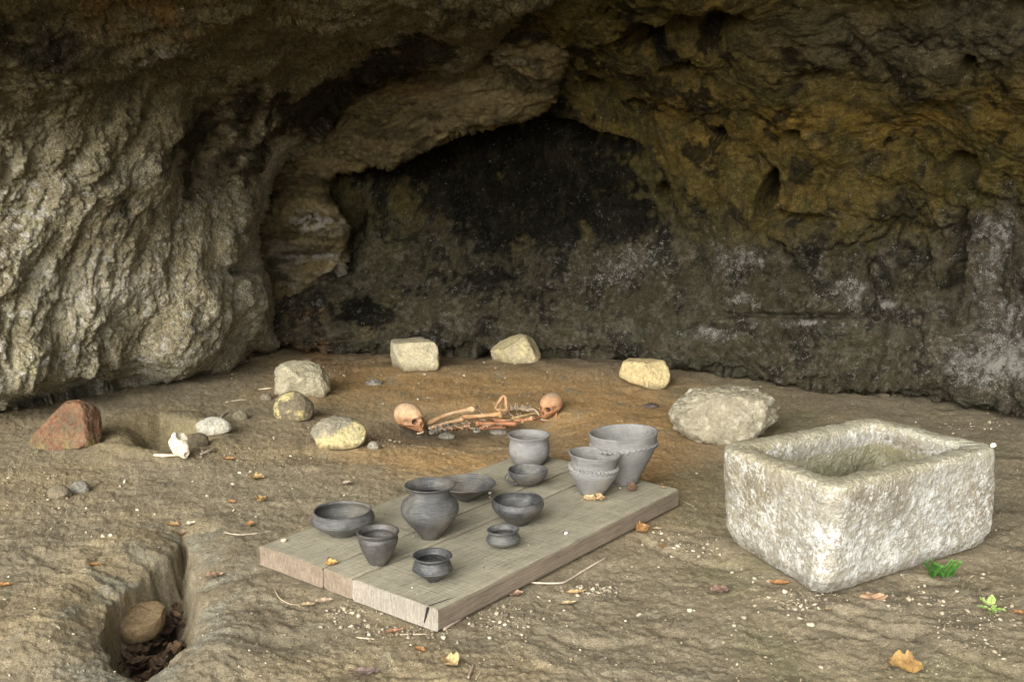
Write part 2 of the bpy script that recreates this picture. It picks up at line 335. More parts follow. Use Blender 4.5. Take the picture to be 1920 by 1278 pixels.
dsp = dsp + .022 * up_ * (billow(dl, 1.3, 2, 44) - .3)
dsp = dsp - .55 * rec2 - .35 * np.minimum(rec, 1) + .10 * np.minimum(rec, 1) * (billow(P, 2.6, 3, 88) - .3)
holes = [(1345, 270, 9, 11, 0, .26), (1487, 256, 9, 13, 0, .26), (1800, 316, 20, 17, 20, .34), (1820, 127, 11, 16, 0, .22), (1438, 372, 13, 32, 12, .26), (1230, 384, 14, 16, 0, .22),
         (1310, 62, 55, 26, -8, .28), (1262, 148, 24, 10, -20, .14), (1085, 310, 70, 22, 0, .22), (1205, 95, 30, 34, 0, .12), (1795, 470, 10, 75, 3, .06), (1780, 560, 10, 60, 5, .06), (1500, 405, 46, 12, 8, .07),
         (1665, 270, 6, 10, 0, .06), (1465, 455, 30, 8, 42, .05), (1480, 470, 34, 7, 42, .05), (1650, 520, 18, 40, -20, .05), (1110, 230, 30, 18, 0, .10), (1180, 240, 24, 14, 0, .09), (1620, 90, 50, 8, 40, .05),
         (1490, 590, 120, 5, 0, .03), (1940, 40, 40, 25, 0, .1)]
for cu, cv, ru, rv, ro, dd in holes: dsp = dsp - 2.6 * dd * np.minimum(2.2 * G(u + 3 * (wu - u) / 22, v + 3 * (wv - v) / 16, cu, cv, ru, rv, ro) ** 1.8, 1)
dsp = dsp + .06 * G(u, v, 1640, 385, 60, 20, 12) + .07 * G(u, v, 1480, 380, 60, 22, 15) + .1 * G(u, v, 1100, 285, 70, 12)
for cu, cv, ru in ((1443, 500, 9), (1676, 574, 12)): dsp = dsp + .035 * np.minimum(1.4 * G(u, v, cu, cv, ru, ru * 1.15), 1)
P = P + Nn * dsp[..., None]
n1 = fbm(P, 1.2, 4, 5); n2 = fbm(P, 4.5, 4, 15); n3 = fbm(P, 16, 3, 25); lay = fbm(P * np.array([1, 1, 5]), 1.6, 4, 33)
C = np.zeros(P.shape) + np.array([.100, .088, .052])
upper = sst(500, 330, wv + 45 * n2 + 70 * n1 + 25 * n3 + .04 * (1400 - u))
C = mix(C, (.19, .142, .040), upper * .92); C = mix(C, (.10, .09, .035), .7 * upper * sst(.0, .45, fbm(P * np.array([1, 1, .45]), 5, 4, 301)))
C = mix(C, (.29, .185, .04), upper * .95 * np.clip(G(wu, wv, 1620, 230, 330, 48, -6) + .9 * G(wu, wv, 1500, 380, 60, 25) + .7 * G(wu, wv, 1250, 190, 90, 90) + .8 * G(wu, wv, 1330, 15, 70, 25), 0, 1) * sst(-.5, .2, n2))
C = mix(C, (.21, .175, .11), upper * .8 * np.clip(G(wu, wv, 1640, 80, 230, 60) + G(wu, wv, 1850, 60, 100, 60), 0, 1))
low = sst(560, 620, wv); C = mix(C, (.145, .125, .080), low * .8 * sst(-.5, .3, n2)); C = mix(C, (.15, .16, .105), low * .4 * sst(0, .4, lay))
C = mix(C, (.17, .145, .105), .7 * sst(1500, 1850, u) * sst(330, 450, wv) * sst(-.3, .4, n2))
C = mix(C, (.15, .145, .06), .9 * np.clip(G(wu, wv, 700, 470, 60, 70) + .7 * G(wu, wv, 690, 600, 70, 50) + .7 * G(wu, wv, 1130, 390, 130, 60), 0, 1) * sst(-.4, .3, n2))
C = mix(C, (.36, .22, .09), .9 * np.clip(G(wu, wv, 590, 580, 50, 14, -18) + G(wu, wv, 640, 625, 40, 9) + G(wu, wv, 600, 640, 60, 7), 0, 1) * sst(-.35, .25, n2))
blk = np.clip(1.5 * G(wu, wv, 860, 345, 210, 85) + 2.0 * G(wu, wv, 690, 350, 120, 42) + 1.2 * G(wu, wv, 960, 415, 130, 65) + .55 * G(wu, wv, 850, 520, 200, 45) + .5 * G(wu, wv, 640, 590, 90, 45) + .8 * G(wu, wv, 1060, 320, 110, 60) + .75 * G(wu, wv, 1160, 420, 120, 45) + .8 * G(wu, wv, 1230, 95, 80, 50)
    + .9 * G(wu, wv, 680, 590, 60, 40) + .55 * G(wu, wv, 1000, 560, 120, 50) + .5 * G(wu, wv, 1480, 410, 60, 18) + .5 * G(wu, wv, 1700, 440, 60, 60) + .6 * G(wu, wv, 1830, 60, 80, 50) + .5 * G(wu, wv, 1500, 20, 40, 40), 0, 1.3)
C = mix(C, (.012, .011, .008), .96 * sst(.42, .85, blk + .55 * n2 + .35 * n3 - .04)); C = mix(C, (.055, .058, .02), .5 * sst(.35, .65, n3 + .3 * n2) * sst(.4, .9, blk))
C = mix(C, (.20, .17, .125), .6 * sst(.05, .4, fbm(P, 9, 4, 411, .7)) * (1 - upper) * sst(.9, .3, blk)); C = mix(C, (.035, .03, .022), .75 * sst(.15, .5, n2 + .45 * n3) * sst(330, 420, v) * sst(750, 690, v))
C = mix(C, (.02, .018, .011), .8 * ck); C = mix(C, (.020, .018, .011), .85 * sst(.42, .66, n2 + .3 * n1 + .4 * n3 + .35 * G(wu, wv, 1230, 160, 170, 150)) * upper); C = mix(C, (.06, .05, .03), .6 * sst(.2, .45, fbm(P * np.array([1, 1, .5]), 9, 3, 205)) * upper)
C = mix(C, (.30, .22, .10), .8 * G(wu, wv, 905, 328, 14, 14) * sst(-.2, .2, n3) + .6 * G(wu, wv, 950, 340, 10, 8))
wht = np.clip(.85 * G(wu, wv, 1870, 685, 80, 50) + .62 * G(wu, wv, 1850, 470, 34, 110, 12) + .38 * G(wu, wv, 1180, 495, 90, 28) + .28 * G(wu, wv, 990, 530, 120, 18) + .45 * G(wu, wv, 1390, 480, 60, 26)
    + .6 * G(wu, wv, 1405, 570, 24, 9) + .6 * G(wu, wv, 1520, 605, 90, 7) + .5 * G(wu, wv, 1600, 540, 40, 30) + .8 * G(wu, wv, 1668, 568, 15, 12) + .5 * G(wu, wv, 1330, 625, 50, 10) + .6 * G(wu, wv, 1443, 492, 8, 10) + .55 * G(wu, wv, 1890, 600, 50, 40), 0, 1)
n4 = fbm(P, 17, 3, 71, .8); sp_ = sst(.42, .85, wht * (.85 + .35 * n2) + .55 * n4 - .05) * .45; PW = np.clip(wht * 1.15 + .25 * n2 + .04 + .25 * n3 - .35 * upper, 0, 1) * sst(150, 480, v) * (1 - .95 * sst(.3, .7, blk))
C = mix(C, (.17, .145, .12), .55 * sst(.1, .5, wht)); C = mix(C, (.56, .55, .49), sp_ * sst(.08, .3, wht)); 
C = mix(C, (.30, .28, .24), .6 * sst(.7, .95, n4 + .4 * n2) * sst(430, 520, v))
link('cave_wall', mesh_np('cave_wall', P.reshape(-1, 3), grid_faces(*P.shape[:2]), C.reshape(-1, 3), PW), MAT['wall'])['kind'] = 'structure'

# ---------------------------------------------------------------- rock masses that have an outline of their own, rounded over and carried back behind it
def shell(name, outline, depth, bbox, step, band, rnd, Rm, slope, relief, colour, mat, edgewob=5):
    U, V = np.meshgrid(np.arange(bbox[0], bbox[2], step), np.arange(bbox[1], bbox[3], step))
    w = np.stack([U / 60, V / 60, U * 0], -1); ou = U + edgewob * fbm(w, 1, 4, 3); ov = V + edgewob * fbm(w, 1, 4, 31)
    d, nu, nv = pdist(ou, ov, outline); keep = d > -band
    out = d < 0; ad = np.minimum(np.abs(d), band)
    # outside points fold back behind the outline
    du, dv = (nu - ou), (nv - ov); l = np.hypot(du, dv) + 1e-6
    UU = np.where(out, U + du + du / l * ad * .25, U); VV = np.where(out, V + dv + dv / l * ad * .25, V)
    D = depth(UU, VV); q = np.clip(1 - d / rnd, 0, 1); D = D + Rm * (1 - np.sqrt(np.maximum(1 - q * q, 0))) * (~out) + np.where(out, Rm + ad * slope, 0)
    P = ray(UU, VV, D); N = grid_normals(P); N *= np.sign((N * (np.array([0, 0, CAMZ]) - P)).sum(-1))[..., None]
    f = np.where(out, np.clip(1 - ad / band, 0, 1), 1) * .65 + .35 * sst(0, rnd, d)
    P2 = P + N * (relief(P, UU, VV) * f)[..., None]; Cc = colour(P2, UU, VV); Wc = np.clip(.45 * fbm(P2, 9, 3, 55) + .35 + .6 * fbm(P2, 2, 3, 5), 0, 1) * sst(.12, .38, Cc[..., 0])
    F = grid_faces(*U.shape, keep=keep); used = np.zeros(U.size, bool); used[F.ravel()] = True; re = np.cumsum(used) - 1
    o = link(name, mesh_np(name, P2.reshape(-1, 3)[used], re[F], Cc.reshape(-1, 3)[used], Wc.ravel()[used]), mat); o['kind'] = 'structure'; return o

left_pts = [(-1000,830,4.5),(-1000,300,4.3),(-1000,-600,2.6),(-400,820,4.85),(-400,400,4.7),(-400,0,3.9),(0,800,5.12),(0,600,4.95),(0,400,4.9),(0,220,4.75),(0,100,4.45),(0,0,4.1),(0,-250,3.35),(0,-600,2.75),
    (250,735,5.68),(250,600,5.42),(250,400,5.35),(250,220,5.25),(250,100,4.9),(250,0,4.45),(250,-250,3.5),(430,700,6.12),(430,550,5.95),(430,400,6.05),(430,250,6.0),(450,120,5.4),(500,0,4.8),(505,630,6.6),
    (490,450,6.45),(510,330,6.6),(600,220,6.35),(690,150,6.15),(700,80,5.6),(880,120,5.95),(900,40,5.4),(800,0,5.1),(1100,0,5.55),(1100,-200,4.4),(700,-250,3.9),(600,-600,2.75),(1400,-120,4.7),(2000,-150,4.4),(1300,-600,2.8),(2500,-200,3.9),(2500,-600,2.7)]
left_line = [(-1100,850),(-300,830),(0,806),(60,778),(157,749),(219,745),(313,727),(380,713),(438,701),(462,680),(476,657),(500,652),(516,645),(514,632),(503,622),(497,600),(502,570),(498,530),(495,500),(484,470),(476,438),(484,410),(495,385),(513,340),(545,300),(575,270),(610,232),(640,195),(663,166),(730,142),(790,136),(849,134),(890,122),(916,96),(960,66),(1060,26),(1130,-20),(1400,-70),(1900,-90),(2700,-90),(2700,-430),(-1100,-430)]
left_D = rbf(left_pts)
def left_relief(P, u, v):
    W = P + .10 * np.stack([fbm(P, 1.5, 2, 7), fbm(P, 1.5, 2, 17), fbm(P, 1.5, 2, 27)], -1)
    uw = u + 30 * fbm(P, 1.8, 2, 7) + 9 * fbm(P, 7, 2, 19); vw = v + 22 * fbm(P, 1.8, 2, 17)
    th = np.arctan2(vw + 700, uw - 640); r = np.hypot(uw - 640, vw + 700)
    fl = np.stack([th * 17, r / 300, u * 0 + 3], -1); fl2 = np.stack([th * 52, r / 95, u * 0 + 9], -1)
    ceil = sst(330, 140, v + .12 * u)
    a = .13 * fbm(P, 1.1, 3, 2) + .075 * (billow(fl, 1, 2, 1, .5) - .35) * (1 - .9 * ceil) + .026 * (billow(fl2, 1, 3, 6, .55) - .3) * (1 - .85 * ceil)
    a = a + .055 * (billow(W * np.array([1, 1, .8]), 5, 4, 4, .55) - .35) * (.45 + .9 * sst(-.3, .4, fbm(P, 1.7, 2, 610))) * (1 - .4 * ceil) + .018 * (billow(P, 28, 2, 8) - .3) + .005 * fbm(P, 70, 1, 3)
    layc = W * np.array([2.2, 2.2, 12]); a = a - .03 * ceil * np.exp(-(fbm(W * np.array([1, 1, 2.5]), 1.3, 4, 240, .6) / .04) ** 2); a = a + .055 * ceil * (billow(layc, 1, 3, 14, .55) - .35)
    a = a - .12 * G(u, v, 452, 505, 26, 10, -10) + .16 * G(u, v, 474, 570, 26, 60) - .10 * G(u, v, 380, 290, 60, 110, 20)
    rt = sst(380, 450, u) * sst(300, 400, v); a = a + .022 * rt * (billow(np.stack([u / 9 + 4 * fbm(P, 6, 2, 3), v / 45, u * 0], -1), 1, 2, 77) - .3)
    return a - .10 * sst(60, 0, (780 - .19 * u) - v + 12 * fbm(P, 5, 2, 91)) * sst(360, 200, u) * 1.4
def left_colour(P, u, v):
    n1 = fbm(P, 1.3, 4, 5); n2 = fbm(P, 5, 4, 15); n3 = fbm(P, 19, 3, 25); wu = u + 40 * n1; wv = v + 30 * n2
    uw = u + 30 * n1; th = np.arctan2(v + 700, uw - 640); r = np.hypot(uw - 640, v + 700); st = fbm(np.stack([th * 14, r / 220, u * 0], -1), 1.5, 4, 50)
    C = np.zeros(P.shape) + np.array([.335, .290, .180])
    C = mix(C, (.46, .405, .255), .8 * sst(0, .6, n2)); C = mix(C, (.46, .42, .31), .6 * sst(0, .5, n1))
    C = mix(C, (.33, .31, .18), .5 * sst(200, 0, wu) * sst(-.2, .4, n2))
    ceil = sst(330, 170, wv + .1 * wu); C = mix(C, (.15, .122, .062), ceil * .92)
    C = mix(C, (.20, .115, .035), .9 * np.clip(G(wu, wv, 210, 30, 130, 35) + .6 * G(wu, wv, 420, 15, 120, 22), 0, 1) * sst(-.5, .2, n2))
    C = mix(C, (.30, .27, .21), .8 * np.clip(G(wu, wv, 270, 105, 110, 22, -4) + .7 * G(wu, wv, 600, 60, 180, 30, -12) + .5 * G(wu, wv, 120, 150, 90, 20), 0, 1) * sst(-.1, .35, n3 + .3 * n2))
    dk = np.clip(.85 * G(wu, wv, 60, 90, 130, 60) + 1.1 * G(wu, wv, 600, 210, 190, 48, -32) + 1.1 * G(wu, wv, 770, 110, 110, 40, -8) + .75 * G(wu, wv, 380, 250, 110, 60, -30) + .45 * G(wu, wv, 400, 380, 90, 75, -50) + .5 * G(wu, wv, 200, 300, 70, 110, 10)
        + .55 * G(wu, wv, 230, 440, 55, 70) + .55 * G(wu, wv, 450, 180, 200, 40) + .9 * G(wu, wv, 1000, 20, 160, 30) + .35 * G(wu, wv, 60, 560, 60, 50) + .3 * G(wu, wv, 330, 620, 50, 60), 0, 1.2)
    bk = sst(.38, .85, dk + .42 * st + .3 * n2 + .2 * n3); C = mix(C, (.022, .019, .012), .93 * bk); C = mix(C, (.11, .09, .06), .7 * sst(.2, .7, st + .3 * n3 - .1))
    C = mix(C, (.58, .48, .27), .95 * np.clip(1.1 * G(wu, wv, 408, 478, 13, 16) + .7 * G(wu, wv, 360, 540, 18, 16) + .5 * G(wu, wv, 440, 620, 25, 60), 0, 1) * sst(-.25, .15, n3))
    C = mix(C, (.62, .58, .50), .85 * sst(.22, .5, n3 + .35 * n2) * sst(260, 380, v) * (1 - bk))
    return C
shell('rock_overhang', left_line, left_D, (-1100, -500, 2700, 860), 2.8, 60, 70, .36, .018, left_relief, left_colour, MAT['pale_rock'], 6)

ledge_pts = [(400,600,6.9),(400,300,7.1),(560,545,6.85),(560,400,6.85),(640,480,6.85),(620,340,6.9),(600,270,6.9),(740,300,6.7),(700,200,6.75),(850,250,6.5),(850,150,6.5),(1000,210,6.35),(1000,100,6.0),(1060,110,6.1),(1080,30,5.75),(1200,0,5.5),(900,40,6.1),(1200,-200,4.6),(1500,-100,4.9),(600,100,6.9),(400,100,6.9)]
ledge_line = [(1400,-60),(1290,-20),(1231,3),(1180,30),(1159,46),(1133,57),(1100,60),(1081,68),(1066,88),(1070,112),(1058,140),(1044,170),(1040,191),(1025,204),(983,225),(921,245),(880,252),(844,262),(812,276),(782,293),(741,313),(730,320),(700,313),(663,316),(627,321),(611,338),(612,361),(620,380),(630,394),(645,413),(650,449),(648,475),(650,496),(627,516),(612,520),(591,542),(560,558),(530,575),(500,592),(430,600),(380,560),(380,100),(700,40),(900,-60),(1200,-220),(1500,-200)]
def ledge_relief(P, u, v):
    W = P + .1 * np.stack([fbm(P, 1.5, 2, 7), fbm(P, 1.5, 2, 17), fbm(P, 1.5, 2, 27)], -1)
    q = np.stack([W[..., 0] * 2.2, W[..., 1] * 2.2, W[..., 2] * 9 - W[..., 0] * 2.2], -1)
    up = sst(420, 300, v)
    a = .09 * fbm(P, 1.6, 3, 12) + .085 * (billow(q, 1, 4, 4, .6) - .35) * (.5 + .5 * up) - .03 * np.exp(-(fbm(W * np.array([1, 1, 2.2]), 1.6, 4, 240, .6) / .04) ** 2) + .042 * (billow(P, 9, 3, 2, .55) - .3) + .008 * fbm(P, 45, 2, 2)
    for cu, cv, ru, rv in ((688, 205, 14, 7), (720, 200, 10, 6), (735, 208, 9, 6), (705, 192, 10, 5), (575, 405, 16, 8), (615, 430, 16, 7), (555, 440, 12, 6), (590, 480, 40, 4)): a = a - .05 * G(u, v, cu, cv, ru, rv)
    return a - .08 * G(u, v, 905, 95, 30, 8, 50) + .10 * G(u, v, 930, 70, 60, 35, -30)
def ledge_colour(P, u, v):
    n1 = fbm(P, 1.5, 3, 5); n2 = fbm(P, 5, 4, 15); n3 = fbm(P, 18, 3, 25); lay = fbm(P * np.array([1, 1, 4.5]), 2.2, 4, 3)
    C = np.zeros(P.shape) + np.array([.19, .145, .068])
    C = mix(C, (.25, .195, .10), .6 * sst(0, .5, n1)); C = mix(C, (.29, .255, .19), .7 * sst(420, 460, v + 20 * n2) * sst(-.4, .3, n2))
    C = mix(C, (.26, .14, .045), .6 * G(u, v, 770, 160, 50, 18)); C = mix(C, (.10, .08, .04), .75 * sst(.0, .4, lay)); C = mix(C, (.06, .048, .026), .8 * sst(.2, .5, n2 + .4 * lay))
    C = mix(C, (.26, .23, .17), .7 * sst(.2, .5, n3 + .3 * lay) * np.clip(G(u, v, 700, 205, 70, 30) + G(u, v, 950, 90, 120, 50) + G(u, v, 650, 280, 80, 25), 0, 1))
    C = mix(C, (.48, .45, .40), .9 * sst(.0, .35, n3 + .2) * np.clip(G(u, v, 590, 415, 50, 16, 12) + .8 * G(u, v, 600, 482, 70, 5) + .6 * G(u, v, 625, 520, 30, 14, -35), 0, 1))
    return mix(C, (.03, .026, .018), .85 * sst(.45, .8, .9 * G(u, v, 1010, 45, 110, 30) + .8 * G(u, v, 800, 110, 140, 25) + .4 * n2 + .5 * G(u, v, 500, 400, 25, 110)))
shell('rock_ledge', ledge_line, rbf(ledge_pts), (300, -240, 1560, 680), 2.6, 60, 26, .10, .018, ledge_relief, ledge_colour, MAT['ledge'], 3)

# unseen hill shell, added to keep stray sky light out: flat underside above the roof, face, top, flanks and back
bm = bmesh.new()
def quadsheet(a, b, c, d, n=14, m=8):
    a, b, c, d = map(Vector, (a, b, c, d)); g = [[None] * (m + 1) for _ in range(n + 1)]
    for i in range(n + 1):
        for j in range(m + 1):
            s, t = i / n, j / m; p = (a * (1 - s) + b * s) * (1 - t) + (d * (1 - s) + c * s) * t
            g[i][j] = bm.verts.new(p + Vector((0, -.12, 0)) * math.sin(p.x * 2.1 + p.z * 1.7))
    for i in range(n):
        for j in range(m): bm.faces.new((g[i][j], g[i+1][j], g[i+1][j+1], g[i][j+1]))
quadsheet((-9, 3.3, 3.15), (9, 3.3, 3.15), (9, 11, 3.3), (-9, 11, 3.3))
quadsheet((-9, 3.3, 3.15), (9, 3.3, 3.15), (9, 4.0, 8), (-9, 4.0, 8))
quadsheet((-9, 4, 8), (9, 4, 8), (9, 11, 9), (-9, 11, 9))
quadsheet((-9, 11, -1), (9, 11, -1), (9, 11, 9), (-9, 11, 9))
quadsheet((-5.6, 3.0, -1), (-5.6, 11, -1), (-5.6, 11, 3.2), (-5.6, 3.0, 3.2)); quadsheet((6.2, 2.2, -1), (6.2, 11, -1), (6.2, 11, 3.2), (6.2, 2.2, 3.2))
quadsheet((-9, 2.9, -1), (-5.6, 2.9, -1), (-5.6, 2.9, 3), (-9, 2.9, 3)); quadsheet((6.2, 2.5, -1), (9, 2.5, -1), (9, 2.7, 3), (6.2, 2.5, 3))
me = bpy.data.meshes.new('hill_light_shell'); bm.to_mesh(me); bm.free()
MAT['hill'] = attr_mat('light_shell_rock', base=(.2, .17, .12)); link('hill_light_shell', me, MAT['hill'])['kind'] = 'structure'

# ---------------------------------------------------------------- boulders
def ico(sub):
    bm = bmesh.new(); bmesh.ops.create_icosphere(bm, subdivisions=sub, radius=1); V = np.array([v.co[:] for v in bm.verts]); F = np.array([[v.index for v in f.verts] for f in bm.faces]); bm.free(); return V, F
ICO = {s: ico(s) for s in (1, 2, 3, 4, 5, 6)}
def boulder(name, u, vb, w, h, label, cat='boulder', seed=0, pw=2.0, cuts=(), ncut=6, rough=.06, base=(.46, .40, .26), alt=(.33, .28, .18), dep=.8, yaw=0, tiltx=0, tilty=0, sub=5, extra=None, sink=.06, group=None, ground=None, mat='stone'):
    r = np.random.RandomState(seed); V, F = ICO[sub]; V = V.copy()
    V /= (np.abs(V) ** pw).sum(1)[:, None] ** (1 / pw)
    pl = list(cuts) + [(0, 0, -1, .5)] + [(*(r.normal(size=3)), r.uniform(.72, .92)) for _ in range(ncut)]
    for a, b, c, d in pl:
        n = np.array([a, b, c]); n = n / np.linalg.norm(n); e = V @ n - d; V = V - np.maximum(e, 0)[:, None] * n * .93
    V += V * (rough * (1.4 * fbm(V, 1.3, 2, seed) + 1.1 * (billow(V, 3.0, 3, seed + 5, .55) - .35) * 1.2 + .22 * fbm(V, 12, 2, seed)))[:, None]
    p = at(u, vb, 0) if ground is None else at(u, vb, ground); sl = np.linalg.norm(p - np.array([0, 0, CAMZ])); s = sl / FPX
    dd = math.atan2(CAMZ, p[1]); W = w * s; D = W * dep; H = (h * s - D * math.sin(dd) * .35) / math.cos(dd)
    R = np.array(Matrix.Rotation(math.radians(yaw), 3, 'Z') @ Matrix.Rotation(math.radians(tiltx), 3, 'X') @ Matrix.Rotation(math.radians(tilty), 3, 'Y')); V = V @ R.T
    V -= (V.max(0) + V.min(0)) / 2; V /= (V.max(0) - V.min(0)); V *= np.array([W, D, H / (1 - sink)]) ; V[:, 2] -= V[:, 2].min() + H * sink
    n1 = fbm(V, 3.5 / W, 3, seed); n2 = fbm(V, 14 / W, 3, seed + 9)
    C = mix(np.zeros(V.shape) + np.array(base), alt, sst(-.25, .45, n1 + .4 * n2))
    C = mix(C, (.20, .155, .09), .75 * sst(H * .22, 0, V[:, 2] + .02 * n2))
    if extra: C = extra(C, V, n1, n2, W, H)
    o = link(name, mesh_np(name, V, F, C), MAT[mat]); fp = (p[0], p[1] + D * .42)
    o.location = (fp[0], fp[1], (gz(*fp) if ground is None else ground) - .004); tag(o, label, cat, group); return o
YL, YA = (.58, .49, .29), (.50, .40, .20)
boulder('boulder', 560, 752, 106, 68, 'pale angular boulder with a jutting right side, resting behind the small dark stone', seed=4, cuts=((.2, -.35, 1, .55), (1, -.4, .2, .75), (-.8, -.5, .2, .7), (.5, -1, -.2, .6)), base=(.50, .45, .31), alt=(.40, .36, .24), rough=.07, tilty=6)
boulder('boulder', 546, 796, 76, 54, 'dark grey-brown rounded stone with yellow patches touching a pale angular boulder', seed=9, ncut=5, base=(.20, .165, .11), alt=(.26, .22, .14), rough=.045, extra=lambda C, V, a, b, W, H: mix(C, (.55, .47, .22), sst(.15, .45, a + .6 * b) * (V[:, 1] < 0)))
boulder('boulder', 630, 848, 106, 60, 'oval yellowish boulder with a grey pitted top, nearest the planks of the ring', seed=12, ncut=3, base=(.56, .47, .24), alt=(.48, .42, .24), rough=.05, dep=.75, extra=lambda C, V, a, b, W, H: mix(C, (.25, .23, .18), .85 * sst(-.02, .03, V[:, 2] - .6 * H - .35 * V[:, 0] + .03 * a)))
boulder('boulder', 776, 706, 95, 57, 'block-shaped pale boulder with a flat top at the back left of the ring', seed=20, pw=5, ncut=2, cuts=((0, 0, 1, .8), (0, -1, .1, .85)), base=(.56, .49, .32), alt=(.48, .43, .29), rough=.035, tilty=-2, dep=.7, yaw=8)
boulder('boulder', 967, 692, 97, 54, 'pale yellow boulder with a pointed left side against the back wall', seed=27, pw=2.8, ncut=2, cuts=((-.75, -.2, 1, .62), (-.9, -.6, -.3, .7), (.2, -1, .3, .75)), base=(.58, .50, .28), alt=(.47, .40, .25), rough=.04, dep=.7)
boulder('boulder', 1212, 736, 96, 55, 'yellow boulder tapering down to the right with a rough top, right of the skulls', seed=31, ncut=2, cuts=((-.55, -.2, -1, .5), (0, 0, 1, .7), (-.9, -.6, -.3, .7), (.5, -1, .2, .75)), base=(.68, .55, .29), alt=(.58, .46, .24), rough=.045, dep=.75)
boulder('boulder', 1366, 838, 208, 104, 'largest boulder, grey and craggy, between the clay pots and the stone trough', seed=40, ncut=7, cuts=((0, 0, 1, .62), (-.6, -.3, .8, .72), (-.2, -1, .5, .62)), base=(.36, .32, .225), alt=(.27, .24, .165), rough=.10, dep=.62, sub=6, extra=lambda C, V, a, b, W, H: mix(C, (.50, .46, .35), .8 * sst(.1, .5, b + .3 * a)))
boulder('boulder', 106, 846, 124, 82, 'reddish brown boulder under the left rock wall', seed=54, ncut=2, cuts=((-.85, -.1, .7, .42), (.2, -1, .35, .62), (.95, -.2, .2, .75), (-.3, 0, 1, .7)), base=(.23, .14, .08), alt=(.17, .125, .075), rough=.045, dep=.7, sub=6, extra=lambda C, V, a, b, W, H: mix(mix(C, (.24, .085, .055), .6 * sst(.1, .5, b + .1)), (.30, .24, .09), .8 * sst(.05, .4, a) * sst(.05, -.08, V[:, 2] - .25 * H)))
boulder('stone', 397, 826, 66, 34, 'pale grey smooth stone beside the white animal skull', 'stone', seed=61, ncut=3, base=(.46, .43, .34), alt=(.56, .54, .46), rough=.04, dep=.6, sub=4, tilty=-14)
boulder('stone', 366, 848, 44, 28, 'brown flat stone wedged behind the white animal skull', 'stone', seed=63, ncut=5, base=(.19, .155, .10), alt=(.15, .125, .085), sub=4)
boulder('stone', 105, 932, 42, 22, 'brown half-buried cobble left of a smooth grey cobble', 'stone', seed=64, ncut=2, base=(.24, .20, .135), alt=(.2, .165, .11), sub=4, sink=.3)
boulder('stone', 145, 919, 34, 20, 'smooth grey cobble on the bare earth left of the crevice', 'stone', seed=66, ncut=0, rough=.01, base=(.31, .29, .25), alt=(.26, .24, .2), sub=4, sink=.25)
boulder('stone', 448, 792, 30, 16, 'low dull stone in the earth left of the ring of boulders', 'stone', seed=67, ncut=1, base=(.26, .23, .15), alt=(.22, .19, .13), sub=4, sink=.4)
boulder('stone', 700, 846, 24, 16, 'small grey round pebble right of the oval yellowish boulder', 'stone', seed=68, ncut=1, base=(.3, .28, .22), alt=(.26, .23, .17), sub=4)
boulder('stone', 700, 724, 32, 12, 'flat grey stone sunk in sand behind the left human skull', 'stone', seed=69, ncut=1, base=(.28, .26, .22), alt=(.25, .22, .18), sub=4, sink=.3)
boulder('stone', 498, 754, 22, 16, 'small grey stone at the left foot of the pale angular boulder', 'stone', seed=70, ncut=1, base=(.2, .17, .12), alt=(.24, .2, .15), sub=4)
boulder('stone', 574, 680, 20, 12, 'small brown stone behind the pale angular boulder', 'stone', seed=71, ncut=2, base=(.26, .2, .14), alt=(.22, .17, .12), sub=4)
boulder('stone', 838, 822, 34, 12, 'flat grey slab at the near edge of the bones', 'stone', seed=72, ncut=3, base=(.2, .185, .15), alt=(.17, .155, .12), sub=4, ground=-.03)
boulder('stone', 936, 815, 36, 12, 'flat grey slab behind the straight-sided grey pot', 'stone', seed=73, ncut=3, base=(.22, .2, .165), alt=(.19, .17, .14), sub=4, ground=-.01)
boulder('stone', 894, 810, 14, 9, 'small whitish pebble among the bones', 'stone', seed=74, ncut=2, base=(.42, .40, .34), alt=(.35, .33, .28), sub=3, ground=-.04)
boulder('stone', 1665, 746, 40, 12, 'flat brown stone at the foot of the right cave wall', 'stone', seed=75, ncut=3, base=(.2, .17, .12), alt=(.16, .13, .1), sub=4)
boulder('stone', 1222, 764, 30, 10, 'small dark flat stone in the orange sand beyond the pots', 'stone', seed=76, ncut=4, base=(.1, .08, .07), alt=(.14, .11, .09), sub=4)
boulder('stone', 510, 648, 34, 24, 'grey stone jammed in the gap under the left rock', 'stone', seed=77, ncut=1, base=(.24, .22, .16), alt=(.2, .18, .13), sub=4)
boulder('pit_stone', 246, 1205, 86, 50, 'flat brown slab of stone lying on leaves in the crevice', 'stone', seed=80, ncut=3, cuts=((0, 0, 1, .18), (0, -.1, 1, .18)), base=(.34, .245, .135), alt=(.28, .20, .11), rough=.03, dep=1.25, sub=5, ground=PD + .035)

